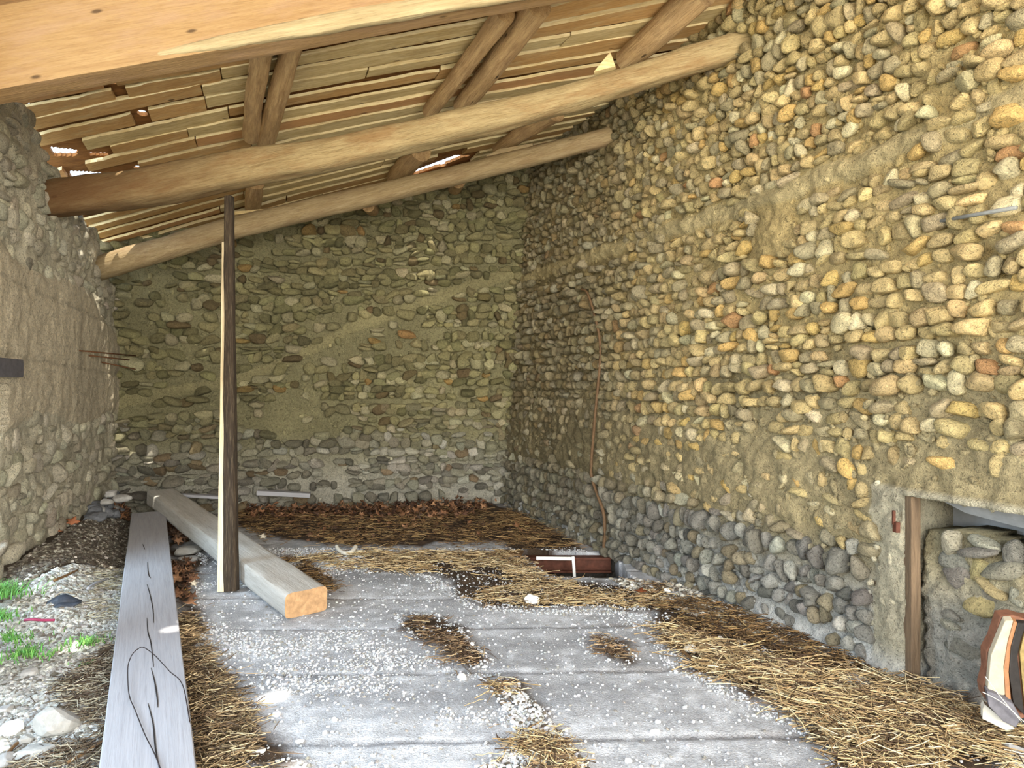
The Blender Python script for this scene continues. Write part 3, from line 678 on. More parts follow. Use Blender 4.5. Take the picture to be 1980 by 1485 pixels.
tag(mesh_obj('floor', Vf, Ff, M_FLOOR, tint=cf), kind='structure')
def fz(x, y): return float(floor_z(np.array([[x]]), np.array([[y]]))[0][0, 0])
# outside ground so the place does not end in the void
V = [(-40, -30, -0.30), (40, -30, -0.30), (40, 40, -0.30), (-40, 40, -0.30), (-40, -30, -0.6), (40, -30, -0.6), (40, 40, -0.6), (-40, 40, -0.6)]
M_OUT = plain('dry_yard_earth', lin(196, 176, 128), 0.95, 0, 0.2, 0.6)
og = mesh_obj('trim_1', V, np.array([[0, 1, 2, 3], [7, 6, 5, 4], [0, 4, 5, 1], [1, 5, 6, 2], [2, 6, 7, 3], [3, 7, 4, 0]]), M_OUT, smooth=False); tag(og, kind='structure')
og.name = 'ground'
# hatch: lined pit, brown steel joist, white bar
def box(name, c, s, mat, parent=None, rotz=0.0, bev=0.0, rx=0.0, ry=0.0):
    import bmesh
    bm = bmesh.new(); bmesh.ops.create_cube(bm, size=1.0); bmesh.ops.scale(bm, vec=s, verts=bm.verts)
    if bev: bmesh.ops.bevel(bm, geom=bm.edges[:], offset=bev, segments=2, affect='EDGES')
    me = bpy.data.meshes.new(name); bm.to_mesh(me); bm.free(); me.materials.append(mat)
    o = bpy.data.objects.new(name, me); C.objects.link(o); o.location = c; o.rotation_euler = (rx, ry, rotz)
    if parent is not None: o.parent = parent
    return o
bx0, bx1 = HATCH[0], gp(1146, 1069)
root = empty('steel_joist', ((bx0.x + bx1.x) / 2, (bx0.y + bx1.y) / 2 + 0.03, -0.02), 'dark brown steel joist along the far edge of the floor hatch', 'joist')
Lj = (bx1 - bx0).length + 0.22
for nm, z, sy, sz in (('web', -0.06, 0.015, 0.11), ('top_flange', -0.005, 0.09, 0.016), ('bottom_flange', -0.122, 0.09, 0.016)):
    box(nm, (0.04, -0.115, z), (Lj, sy, sz), M_RUST, root)
e0, e1 = un(1037, 1079, 5.62), un(1108, 1080, 5.62)
root = empty('white_bracket', ((e0 + e1) / 2), 'white painted angle bar bracket inside the floor hatch', 'bracket')
under(timber('rail', [e0, e1], [(0.02, 0.026)] * 2, M_WHITE, sq=10, wob=0, nseg=4), root)
under(timber('upright', [un(1108, 1076, 5.61), un(1111, 1118, 5.61)], [(0.024, 0.024)] * 2, M_WHITE, sq=10, wob=0, nseg=4), root)
cx, cy = np.mean([p[0] for p in hp]), np.mean([p[1] for p in hp])
Vp = []; 
for (dx, dy) in ((-.62, -.62), (.62, -.62), (.62, .62), (-.62, .62)): Vp += [(cx + dx, cy + dy, -0.22), (cx + dx, cy + dy, -1.2), (cx + dx * 1.12, cy + dy * 1.12, -0.22), (cx + dx * 1.12, cy + dy * 1.12, -1.3)]
Fp = []
for i in range(4):
    j = (i + 1) % 4; a, b_ = 4 * i, 4 * j; Fp += [(a, a + 1, b_ + 1, b_), (a + 2, b_ + 2, b_ + 3, a + 3), (a, b_, b_ + 2, a + 2)]
Fp += [(1, 5, 9, 13), (3, 15, 11, 7)]
o = mesh_obj('trim_2', Vp, np.array(Fp), M_PIT, smooth=False); tag(o, kind='structure'); bm_fix(o)

# ------------------------------------------------------------ long plank with a split, square beam, post, wire
Pn, Pfz = Vector((-1.33, 2.35, 0.085)), None
pf = gp(287, 990, 0.19); pn = gp(286, 1560, 0.11)
pl = timber('plank', [pn - Vector((0, 0, 0.03)), pf - Vector((0, 0, 0.03))], [(0.31, 0.06), (0.305, 0.06)], M_GREYPLANK, sq=22, wob=0.0015, seed=61, nseg=120, nr=52)
tag(pl, 'long grey weathered plank split down its middle, lying towards the back corner', 'plank')
def tube(name, pts, r, mat, nr=8, closed=False, r1=None):
    P = [Vector(p) for p in pts]; n = len(P); V = []; up = Vector((0, 0, 1))
    for i, p in enumerate(P):
        t = (P[min(i + 1, n - 1)] - P[max(i - 1, 0)]).normalized(); y = up.cross(t)
        if y.length < 0.05: y = Vector((1, 0, 0)).cross(t)
        y.normalize(); z = t.cross(y); rr = r if r1 is None else r + (r1 - r) * i / (n - 1)
        for k in range(nr): a = 2 * math.pi * k / nr; V.append((p + (y * math.cos(a) + z * math.sin(a)) * rr)[:])
    F = [(i * nr + k, i * nr + (k + 1) % nr, (i + 1) * nr + (k + 1) % nr, (i + 1) * nr + k) for i in range(n - 1) for k in range(nr)]
    me = bpy.data.meshes.new(name); me.from_pydata(V, [], F + [tuple(range(nr))[::-1], tuple(range((n - 1) * nr, n * nr))]); me.materials.append(mat)
    for p_ in me.polygons: p_.use_smooth = True
    o = bpy.data.objects.new(name, me); C.objects.link(o); return o
def smooth_pts(P, k=8):
    P = [Vector(p) for p in P]; out = []
    for i in range(len(P) - 1):
        a, b, c, d = P[max(i - 1, 0)], P[i], P[i + 1], P[min(i + 2, len(P) - 1)]
        for j in range(k):
            t = j / k; out.append(0.5 * ((2 * b) + (c - a) * t + (2 * a - 5 * b + 4 * c - d) * t * t + (3 * b - a - 3 * c + d) * t ** 3))
    return out + [P[-1]]
def top_z(p):       # plank top height under a point
    t = (p.y - pn.y) / (pf.y - pn.y); return pn.z + (pf.z - pn.z) * t
def on_plank(px, py, dz=0.0):
    z = 0.12
    for _ in range(6): z = top_z(gp(px, py, z)) + dz
    return gp(px, py, z)
# the crack: dark sunken splits, built as thin wedges set into the plank
M_CRACK = plain('dark_crack', lin(40, 36, 34), 0.95, 0, 0.1, 30)
for pts in ([(276, 1052), (280, 1063)], [(284, 1130), (290, 1150), (296, 1180), (297, 1205)], [(284, 1195), (286, 1222), (292, 1245), (297, 1290)], [(292, 1292), (299, 1318), (304, 1350), (305, 1368)], [(286, 1360), (296, 1400), (301, 1450), (309, 1490)], [(285, 1087), (287, 1110), (291, 1118)]):
    W = smooth_pts([on_plank(x, y, 0.0) for x, y in pts], 4); n = len(W); V = []; F = []
    for i, p in enumerate(W):
        hw = 0.0028 * math.sin(math.pi * (i + 0.4) / n) + 0.0008
        V += [(p.x - hw, p.y, p.z + 0.0016), (p.x + hw, p.y, p.z + 0.0016), (p.x, p.y, p.z - 0.012)]
    for i in range(n - 1):
        a = 3 * i; F += [(a, a + 1, a + 4, a + 3), (a + 1, a + 2, a + 5, a + 4), (a + 2, a, a + 3, a + 5)]
    o = mesh_obj('split', V, np.array(F), M_CRACK, smooth=False); o.parent = pl; o.matrix_parent_inverse = pl.matrix_world.inverted()
wire = [on_plank(x, y, h) for x, y, h in ((312, 1492, .01), (300, 1460, .01), (280, 1420, .012), (262, 1375, .012), (250, 1345, .015), (247, 1310, .02), (248, 1285, .03), (256, 1265, .04), (268, 1254, .045), (278, 1252, .045), (298, 1266, .04), (318, 1287, .035), (330, 1300, .03), (345, 1312, .025), (355, 1330, .02), (362, 1365, .015), (367, 1395, .005), (372, 1410, -.06))]
tag(tube('wire', smooth_pts(wire, 5), 0.0022, M_WIRE, 6), 'thin dark wire looping across the split grey plank', 'wire')

bn0 = gp(592, 1190, 0.0); 
ba = Vector((bn0.x, bn0.y, 0.085)); bb = Vector((-3.86, 7.25, 0.26))
sb = timber('squared_beam', [ba, bb], [(0.28, 0.165), (0.27, 0.165)], M_GREYBEAM, sq=9, wob=0.006, seed=71, nseg=90, nr=44, endmat=M_ENDGRAIN)
tag(sb, 'square grey dusty beam lying on the floor with orange sawn end', 'beam')

foot = gp(447, 1142, 0.01); topp = un(443, 381, 5.12)
root = empty('support_post', foot, 'thin upright post, dark barked on one side, propping the hewn beam', 'post')
sh = timber('shaft', [foot, foot.lerp(topp, 0.35), foot.lerp(topp, 0.7), topp], [(0.105, 0.085), (0.085, 0.085), (0.075, 0.075), (0.065, 0.065)], M_BARK, sq=4, wob=0.005, seed=81, nseg=70, nr=24); under_m = root
sh.parent = root; sh.matrix_parent_inverse = Matrix.Translation(root.location).inverted()
f1 = foot + Vector((-0.040, -0.012, 0)); t1 = topp + Vector((-0.030, 0.0, -0.35))
pf_ = timber('lit_face', [f1, f1.lerp(t1, 0.5), t1], [(0.10, 0.045), (0.07, 0.03), (0.05, 0.012)], M_POSTLIT, sq=8, wob=0.002, seed=82, nseg=50, nr=20)  # lit left side of the post, painted as a paler face
pf_.parent = root; pf_.matrix_parent_inverse = Matrix.Translation(root.location).inverted(); pf_['label'] = 'left face, pale with painted-in daylight'

# ------------------------------------------------------------ doorway in right wall: frame post, catch, infill masonry, lintel
def rw(u, v, n=0.0): return Vector((OR + u * DR + np.array([0, 0, v]) + n * NR).tolist())
root = empty('door_frame_post', rw(U_DOOR0 + 0.03, 0), 'weathered brown wooden door frame post in the cobble wall', 'post')
o = timber('upright', [rw(U_DOOR0 + 0.02, -0.0, 0.0), rw(U_DOOR0 + 0.02, 0.955, 0.0)], [(0.05, 0.07)] * 2, M_DOORWOOD, sq=10, wob=0.002, seed=91, nseg=30); under(o, root)
o = box('latch_catch', rw(U_DOOR0 - 0.02, 0.80, 0.055), (0.02, 0.03, 0.05), M_RUST); under(o, root)
o = box('latch_pin', rw(U_DOOR0 - 0.03, 0.845, 0.06), (0.012, 0.012, 0.07), M_RUST); under(o, root)
# infill masonry
def PI(u, v): return OR + np.asarray(u, float)[:, None] * DR + np.asarray(v, float)[:, None] * np.array([0, 0, 1.0]) - NR * 0.06
rng = np.random.default_rng(14); stI = courses(U_DOOR0 + 0.04, U_DOOR1, 0.0, 0.9, lambda v: 0.11, lambda u, v: 0.12, rng, 0.02)
topI = lambda u: 0.80 + 0.02 * np.sin(u * 14)
def embI(u, v, rng):
    s = rng.uniform(-0.75, -0.15, len(u)); s[rng.random(len(u)) < 0.5] = -2; s[v > 0.70] = rng.uniform(-0.2, 0.5, (v > 0.70).sum()); return s
masonry('wall_infill', PI, lambda u, v: np.repeat(NR[None], len(u), 0), U_DOOR0 + 0.035, U_DOOR1 + 0.05, -0.3, 0.9, 0.25, 0.016, lambda u, v: v < topI(u), stI,
        lambda u, v, rng: palette_pick(rng, len(u), [A3((186, 180, 160)), A3((150, 146, 134)), A3((196, 178, 130))], [2, 2, 1], 0.1),
        lambda u, v: (A3((188, 184, 172))[None] * (1 - ss(0.3, 0.7, v)[:, None]) + A3((176, 164, 130))[None] * ss(0.3, 0.7, v)[:, None]) * (1 + 0.15 * fbm(np.stack([u, v, u * 0], 1), 5, 3, 90)[:, None]),
        embI, 0.04, 14, mort_bump=0.022)
bpy.data.objects['wall_infill'].name = 'wall_doorway_infill'
# inner reveal of the doorway top: grey cement
Lr = U_DOOR1 - U_DOOR0 + 0.02; c = rw((U_DOOR0 + U_DOOR1) / 2, 0.90, -0.36); ang = math.atan2(DR[1], DR[0])
o = box('trim_3', c, (Lr + 0.1, 0.05, 0.5), M_SHEET, rotz=ang); tag(o, kind='structure')
prism('sagging_cover_sheet', [rw(U_DOOR0 + 0.08, 0.945, -0.10), rw(U_DOOR1 - 0.05, 0.945, -0.04), rw(U_DOOR1 - 0.05, 0.86, -0.10), rw(U_DOOR0 + 0.42, 0.875, -0.12), rw(U_DOOR0 + 0.20, 0.895, -0.12)], Vector((0.03, 0.012, 0)), M_SHEET, 'sagging grey sheet hanging under the top of the bricked-up doorway', 'sheet')

# ------------------------------------------------------------ steel lintel, rods, cable
p0, p1 = rw(0, 0), None
def lw(Y, z, n=0.0): 
    v = OL + (Y - 2.9) * math.hypot(0.342, 1) * DL + np.array([0, 0, z]) + n * NL; return Vector(v.tolist())
o = timber('steel_lintel', [lw(3.3, 1.61, 0.0), lw(4.62, 1.61, 0.0)], [(0.16, 0.13)] * 2, M_STEEL, sq=14, wob=0.001, seed=95, nseg=6); tag(o, 'dark grey steel lintel end in rendered wall at left edge', 'lintel')
for i, (a, b_, lb) in enumerate((((145, 676, 5.9), (262, 688, 6.85), 'upper thin rusty rod sticking out of the rendered wall'), ((185, 686, 6.3), (250, 696, 6.8), 'short middle rusty rod sticking out of the rendered wall'), ((210, 698, 6.75), (262, 714, 7.05), 'lowest rusty rod sticking out near the back corner'))):
    pa = un(*a); pa = lw(pa.y, pa.z, -0.02); o = tube('rebar', [pa, un(*b_)], 0.007, M_REBAR); tag(o, lb, 'rod')
def rwp(px, py, n=0.06):
    k = (px - 990) / F_PX; Y = 3.28 / (k + 0.415); p = un(px, py, Y); return Vector((np.array(p) + NR * n).tolist())
tag(tube('rod', [rwp(1826, 429, 0.03), rwp(1900, 419, 0.07), rwp(1995, 406, 0.10)], 0.009, M_GREYROD), 'straight grey metal rod projecting from the yellow cobble wall', 'rod')
cab = smooth_pts([rwp(*p) for p in ((1135, 560), (1146, 566), (1158, 600), (1170, 650), (1172, 690), (1168, 740), (1163, 790), (1158, 850), (1154, 900), (1156, 925), (1168, 960), (1180, 1000), (1179, 1060), (1174, 1104))], 5)
tag(tube('cable', cab, 0.011, M_CABLE, 8, r1=0.016), 'brown cable running down the cobble wall to the hatch', 'cable')
# boards along the back wall
tag(timber('board', [un(352, 957, 7.30), un(436, 962, 7.33)], [(0.10, 0.03)] * 2, M_GREYPLANK, sq=14, wob=0.002, seed=101, nseg=12), 'pale board lying along back wall behind the square beam', 'board')
tag(timber('board', [un(498, 952, 7.38), un(600, 957, 7.50)], [(0.12, 0.05)] * 2, M_GREYPLANK, sq=14, wob=0.002, seed=102, nseg=12), 'grey board lying against foot of back wall right of the post', 'board')
tag(timber('board', [gp(958, 1068, 0.01), gp(1010, 1070, 0.01)], [(0.16, 0.02)] * 2, M_DARKLOG, sq=14, wob=0.004, seed=103, nseg=12), 'short dark board end beside the floor hatch', 'board')

# ------------------------------------------------------------ loose stones, rubble
def ground_hit(px, py):
    Ys = np.arange(1.6, 8.6, 0.004); kx = (px - 990) / F_PX; kz = (py - 742.5) / F_PX
    Zr = EYE - kz * Ys; Zf = floor_z((kx * Ys)[None], Ys[None])[0][0]; i = int(np.argmax(Zr <= Zf))
    return Vector((kx * Ys[i], Ys[i], float(Zf[i])))
def stone(name, px, py, w, h, mat, label, group=None, seed=0, z=None, ang=0.9, dep=0.9, cat='stone'):
    """w,h image size in px of the stone, centre px,py"""
    p = ground_hit(px, py + h * 0.35) if z is None else gp(px, py + h * 0.35, z)
    z0 = p.z if z is None else z
    s = p.y / F_PX; hw = w * s / 2; hh = max(0.008, h * s / 2 * 0.8)
    rng = np.random.default_rng(seed); c = np.array([[0, 0, 0.0]])
    V, F, _ = blobs(c, np.array([[1., 0, 0]]), np.array([[0, 1., 0]]), np.array([[0, 0, 1.]]), np.array([hw]), np.array([hw * dep]), np.array([hh]), np.array([0.0]), seed, ICO3, 0.72, 0.14)
    # a few flat fracture planes
    for k in range(6):
        n = rng.normal(size=3); n /= np.linalg.norm(n); n[2] = abs(n[2]); sc = np.array([hw, hw * dep, hh]); d = 0.72 + 0.2 * rng.random()
        t = (V / sc) @ n - d; m = t > 0; V[m] -= (t[m, None] * n[None]) * sc
    V[:, 2] -= V[:, 2].min()
    o = mesh_obj(name, V, F, mat, smooth=False); o.location = (p.x, p.y, z0 - 0.004); o.rotation_euler = (0, 0, rng.uniform(-0.3, 0.3)); tag(o, label, cat, group); return o
ST = [(1032, 1160, 27, 24, 3, 'round white stone on straw in the middle of the floor'),
      (893, 1308, 20, 13, 3, 'small white stone where the straw seam meets slab edge'),
      (912, 1245, 9, 12, 3, 'tiny white stone beside the middle straw patch'),
      (1335, 1254, 24, 22, 3, 'white angular stone beside the brown stick'),
      (1362, 1238, 22, 20, 3, 'left of two touching white stones near the cobble wall'),
      (1384, 1240, 26, 16, 3, 'right of two touching white stones near the cobble wall'),
      (1394, 1232, 16, 9, 3, 'small oval white pebble beyond the two touching white stones'),
      (1298, 1236, 11, 8, 3, 'little white pebble near the top of the brown stick'),
      (1289, 1141, 12, 9, 3, 'white pebble at foot of cobble wall right of the hatch'),
      (1262, 1133, 16, 8, 3, 'flat white pebble just right of the hatch'),
      (1584, 1363, 14, 20, 1, 'grey upright pebble in the right straw heap'),
      (1573, 1331, 14, 6, 0, 'small pale flake in the right straw heap'),
      (385, 1252, 38, 20, 1, 'flat grey stone on dark litter beside the split plank'),
      (365, 1066, 44, 18, 0, 'broken pale stone between plank and square beam'),
      (370, 1080, 36, 14, 1, 'dull flat stone under the broken pale stone'),
      (112, 1400, 78, 56, 0, 'large rough pale grey stone at bottom left'),
      (70, 1455, 66, 34, 0, 'smooth oval pale stone at bottom left, below the rough one'),
      (18, 1410, 42, 30, 3, 'yellowish white stone at left edge near the bottom'),
      (48, 1430, 26, 26, 0, 'small pointed pale stone left of the large rough one'),
      (8, 1472, 40, 30, 1, 'grey stone in bottom left corner of the view'),
      (155, 1465, 36, 20, 1, 'dull grey stone beside the plank at bottom left'),
      (158, 1366, 24, 16, 1, 'grey stone just beyond the large rough stone'),
      (124, 1362, 20, 14, 1, 'small grey stone above the large rough stone'),
      (58, 1300, 34, 20, 1, 'rounded grey stone among the left gravel'),
      (10, 1370, 30, 18, 1, 'half buried grey stone on left gravel at the view edge'),
      (534, 1380, 19, 11, 3, 'white stone below the sun spot on the slab'),
      (581, 1432, 16, 9, 3, 'white pebble on the near floor seam'),
      (647, 1391, 12, 7, 3, 'tiny white pebble on near slab, left one of a pair'),
      (628, 1416, 10, 7, 3, 'tiny white pebble on near slab, nearer one of a pair'),
      (506, 1450, 18, 10, 3, 'white stone at edge of left straw by the bottom'),
      (1268, 1412, 18, 9, 3, 'flat white pebble on the near right slab'),
      (1214, 1470, 16, 8, 3, 'white pebble near bottom, middle right slab'),
      (1272, 1395, 10, 6, 3, 'small white pebble beyond the flat one on near right slab'),
      (1662, 1318, 54, 24, 1, 'dark grey flat stone under straw by the frame post'),
      (1415, 1285, 46, 22, 1, 'flat grey slate chip at edge of right straw'),
      (1480, 1286, 26, 16, 0, 'pale wedge-shaped chip in right straw'),
      ]
for i, (px, py, w, h, m, lb) in enumerate(ST): stone('stone', px, py, w, h, M_STONE[m], lb, seed=200 + i)
# rubble heap in the back left corner
for i in range(46):
    r = random.random(); px = 175 + 95 * r + random.uniform(-8, 8); py = 1002 - 40 * r + random.uniform(-16, 8) - (10 if i % 3 == 0 else 0)
    w = random.uniform(15, 34); stone('rubble_stone', px, py, w, w * random.uniform(0.6, 0.95), M_STONE[2 if i % 4 else 1], ('dark' if i % 4 else 'pale grey') + ' rubble stone heaped in the back left corner', ('dark' if i % 4 else 'pale') + ' rubble in the back left corner', seed=300 + i)
stone('rubble_stone', 238, 963, 32, 22, M_STONE[1], 'largest pale block on the corner rubble heap', seed=390, z=0.33)
stone('rubble_stone', 214, 955, 24, 18, M_STONE[1], 'grey block at top of the corner rubble heap against rendered wall', seed=391, z=0.38)
stone('rubble_stone', 206, 970, 24, 16, M_STONE[1], 'middle pale block of the corner rubble heap', seed=392, z=0.33)
stone('concrete_block', 1962, 1466, 62, 50, M_STONE[1], 'grey concrete block in bottom right corner on straw', seed=400, z=0.0, cat='block')
# bigger pebbles among gravel on the left
for i in range(60):
    px = random.uniform(2, 205); py = random.uniform(1290, 1484); w = random.uniform(8, 20)
    if px > 215 - (py - 1290) * 0.1: continue
    stone('pebble', px, py, w, w * 0.6, M_STONE[random.choice((0, 1, 1))], 'small rounded pebble in the gravel left of the plank', 'pebbles in the left gravel', seed=500 + i)

# ------------------------------------------------------------ gravel and crumbs, straw, leaves, grass
def ground_pts(poly_px, n, rng, dens_gain=0):
    """n points uniform in world area inside an image polygon on the floor"""
    W = W2(poly_px); xs = [p[0] for p in W]; ys = [p[1] for p in W]; out = np.zeros((0, 2))
    while len(out) < n:
        p = np.stack([rng.uniform(min(xs), max(xs), n * 3), rng.uniform(min(ys), max(ys), n * 3)], 1)
        p = p[in_poly(p[:, 0], p[:, 1], W)] + rng.normal(0, 0.035, (1, 1)) * 0; out = np.vstack([out, p[(p[:, 0] > XL(p[:, 1]) + 0.06) & (p[:, 0] < XR(p[:, 1]) - 0.05)]])
    return out[:n]
def scatter_blobs(name, P, r0, r1, pal, wts, label, cat, seed, flat=0.6):
    rng = np.random.default_rng(seed); n = len(P); z = floor_z(P[None, :, 0], P[None, :, 1])[0][0]
    m = ~in_poly(P[:, 0], P[:, 1], hp); P = P[m]; z = z[m]; n = len(P)
    r = r0 + (r1 - r0) * rng.random(n) ** 2.5; c = np.stack([P[:, 0], P[:, 1], z + r * 0.3], 1)
    I = lambda v: np.repeat(np.array([v], float), n, 0)
    V, F, k = blobs(c, I((1, 0, 0)), I((0, 1, 0)), I((0, 0, 1)), r, r * rng.uniform(0.6, 1, n), r * flat, rng.uniform(0, 3, n), seed, ICO1, 1.0, 0.16)
    T = np.repeat(palette_pick(rng, n, pal, wts, 0.15), k, 0)
    o = mesh_obj(name, V, F, M_DEBRIS, tint=T, smooth=False); tag(o, label, cat, kind='stuff'); return o
rng = np.random.default_rng(21)
allf = [(380, 1060), (1120, 1060), (1240, 1120), (1950, 1484), (400, 1484), (360, 1230)]
P = ground_pts(allf, 170000, rng); q = np.stack([P[:, 0], P[:, 1], P[:, 0] * 0], 1)
dn = fbm(q * np.array([0.6, 1.4, 1]), 1.7, 3, 91); near = np.zeros(len(P))
dd = np.zeros(len(P), bool); inn = np.zeros(len(P), bool)
for W in DIRT:
    c = np.mean(W, 0); inn |= in_poly(P[:, 0], P[:, 1], W); Wb = [(c[0] + (x - c[0]) * 1.22, c[1] + (y - c[1]) * 1.22) for x, y in W]; dd |= in_poly(P[:, 0], P[:, 1], Wb)
pr = np.where(inn, 0.10, np.where(dd, 0.55, ss(0.0, 0.7, dn) * 0.55 + 0.05)); pr = np.where(in_poly(P[:, 0] + 0.05 * dn, P[:, 1], DIRT[4]), 1.0, pr); P = P[rng.random(len(P)) < pr]
scatter_blobs('plaster_crumbs', P, 0.0016, 0.011, [A3((204, 206, 208)), A3((180, 180, 180)), A3((144, 140, 132))], [4, 3, 1], 'pale plaster crumbs strewn over the floor slabs and seams', 'crumbs', 22)
P = ground_pts([(0, 1215), (60, 1185), (150, 1140), (236, 1105), (240, 1180), (205, 1484), (0, 1484)], 42000, rng)
scatter_blobs('gravel', P, 0.004, 0.022, [A3((168, 168, 162)), A3((140, 138, 132)), A3((196, 194, 184)), A3((110, 104, 94))], [4, 3, 2, 2], 'loose grey gravel on the soil left of the long plank', 'gravel', 23)
P = ground_pts([(-40, 1130), (80, 1030), (212, 962), (256, 1000), (246, 1095), (150, 1135), (60, 1180), (0, 1205)], 20000, rng)
scatter_blobs('dark_gravel', P, 0.004, 0.022, [A3((92, 86, 76)), A3((70, 62, 54)), A3((130, 124, 112)), A3((180, 176, 166))], [4, 4, 2, 0.6], 'dark crumbly gravel and soil along the foot of the rendered wall', 'gravel', 25)
P = ground_pts([(925, 1312), (990, 1325), (1085, 1415), (1150, 1500), (900, 1500), (1000, 1440), (985, 1380)], 2600, rng)
scatter_blobs('plaster_crumbs', P, 0.003, 0.015, [A3((206, 206, 204)), A3((170, 168, 162)), A3((92, 82, 70))], [4, 2, 2], 'coarse white crumbs and grit in the slanting seam, bottom middle', 'crumbs', 26)
P = ground_pts([(1180, 1120), (1250, 1122), (1500, 1195), (1700, 1290), (1640, 1300), (1400, 1215), (1250, 1160)], 2600, rng)
scatter_blobs('rubble_crumbs', P, 0.006, 0.024, [A3((204, 200, 188)), A3((160, 154, 140)), A3((100, 92, 80))], [3, 3, 2], 'white and grey crumbs in dark dirt along the cobble wall', 'crumbs', 24)

def straw(name, polys, n, label, seed, l0=0.05, l1=0.2, pal=None, wts=None, lift=0.035, bias=0.0, wid=0.0021, cat='straw'):
    rng = np.random.default_rng(seed); area = [abs(sum(W[i][0] * W[(i + 1) % len(W)][1] - W[(i + 1) % len(W)][0] * W[i][1] for i in range(len(W)))) for W in map(W2, polys)]
    P = np.vstack([ground_pts(pp, max(20, int(n * a / sum(area))), rng) for pp, a in zip(polys, area)]); n = len(P)
    P = P + rng.normal(0, 0.05, P.shape) * (rng.random((n, 1)) < 0.5); P[:, 0] = np.minimum(P[:, 0], XR(P[:, 1]) - 0.05)
    q = np.stack([P[:, 0], P[:, 1], P[:, 0] * 0], 1); m = (fbm(q, 5, 2, seed) > -0.45) & ~in_poly(P[:, 0], P[:, 1], hp); P = P[m]; n = len(P)
    z = floor_z(P[None, :, 0], P[None, :, 1])[0][0] + rng.random(n) ** 1.5 * lift
    L = l0 + (l1 - l0) * rng.random(n) ** 2; an = rng.normal(bias, 1.0, n); S = 4; t = np.linspace(-0.5, 0.5, S + 1)
    cur = rng.normal(0, 0.25, n); tilt = rng.normal(0, 0.10, n)
    d = np.stack([np.cos(an), np.sin(an)], 1); s_ = np.stack([-np.sin(an), np.cos(an)], 1)
    off = (t[None] ** 2 * cur[:, None] * L[:, None])
    cx_ = P[:, 0:1] + d[:, 0:1] * t * L[:, None] + s_[:, 0:1] * off; cy_ = P[:, 1:2] + d[:, 1:2] * t * L[:, None] + s_[:, 1:2] * off
    cz_ = z[:, None] + 0.004 + tilt[:, None] * t * L[:, None] + rng.normal(0, 0.002, (n, S + 1)); base = floor_z(cx_, cy_)[0] + 0.002; cz_ = np.maximum(cz_, base)
    w = wid * rng.uniform(0.5, 1.4, n); V = np.zeros((n, S + 1, 3, 3))
    for k in range(3):
        a = 2 * math.pi * k / 3 + rng.uniform(0, 2, n)[:, None] * 0
        V[:, :, k, 0] = cx_ + s_[:, 0:1] * w[:, None] * math.cos(a[0, 0]); V[:, :, k, 1] = cy_ + s_[:, 1:2] * w[:, None] * math.cos(a[0, 0]); V[:, :, k, 2] = cz_ + w[:, None] * (1 + math.sin(a[0, 0]))
    i = (np.arange(n) * (S + 1) * 3)[:, None, None]; sidx = (np.arange(S) * 3)[None, :, None]; k = np.arange(3)[None, None]; kn = (k + 1) % 3
    F = np.stack(np.broadcast_arrays(i + sidx + k, i + sidx + kn, i + sidx + 3 + kn, i + sidx + 3 + k), -1).reshape(-1, 4)
    pal = pal or [A3((196, 170, 126)), A3((150, 124, 88)), A3((84, 66, 50)), A3((222, 204, 164))]; wts = wts or [3, 3, 3, 1.4]
    T = np.repeat(palette_pick(rng, n, pal, wts, 0.15), (S + 1) * 3, 0)
    o = mesh_obj(name, V.reshape(-1, 3), F, M_STRAW, tint=T); tag(o, label, cat, kind='stuff'); return o
DK = [A3((96, 74, 50)), A3((62, 48, 36)), A3((140, 110, 72)), A3((168, 140, 96))]
straw('straw_litter', [[(460, 985), (900, 985), (985, 990), (1135, 1062), (1010, 1066), (960, 1056), (700, 1062), (520, 1050), (470, 1020)]], 6500, 'matted brown straw covering the floor towards the back wall', 31, pal=DK, wts=[3, 2, 3, 2], lift=0.05)
straw('straw_litter', [[(560, 1082), (700, 1066), (850, 1070), (1005, 1070), (1050, 1115), (1020, 1130), (900, 1112), (780, 1108), (640, 1100)], [(920, 1150), (1040, 1125), (1250, 1135), (1290, 1178), (1200, 1175), (1030, 1178), (940, 1172)]], 4200, 'golden straw strewn in the middle left of the hatch', 32, wts=[4, 3, 2, 2])
straw('straw_litter', [[(1270, 1220), (1400, 1262), (1620, 1318), (1760, 1350), (1880, 1395), (2000, 1445), (2050, 1500), (1650, 1500), (1580, 1420), (1480, 1350), (1340, 1292)]], 8000, 'long golden straw heap along the cobble wall at right', 33, l0=0.06, l1=0.28, wts=[4, 3, 2.5, 2], bias=-0.35, lift=0.06)
straw('straw_litter', [[(1250, 1135), (1420, 1185), (1600, 1255), (1740, 1330), (1600, 1300), (1400, 1240), (1280, 1200)]], 2600, 'dark damp straw bits in the dirt strip by cobble wall foot', 34, l1=0.15, pal=DK)
straw('straw_litter', [[(345, 1180), (372, 1180), (385, 1260), (415, 1300), (470, 1375), (500, 1440), (540, 1500), (376, 1500), (356, 1300)]], 2800, 'brown straw packed between the long plank and the slabs', 35, pal=[A3((160, 138, 104)), A3((110, 90, 66)), A3((72, 58, 44)), A3((196, 178, 142))], lift=0.05, bias=0.4, l1=0.15)
straw('straw_litter', [[(775, 1200), (850, 1200), (935, 1272), (900, 1292), (860, 1285), (805, 1230)], [(1130, 1242), (1180, 1238), (1222, 1268), (1200, 1280), (1145, 1264)]], 650, 'two small dark straw clumps on the bare middle slabs', 36, pal=[A3((140, 114, 84)), A3((84, 66, 50)), A3((178, 154, 118))], wts=[2, 3, 1], l1=0.13)
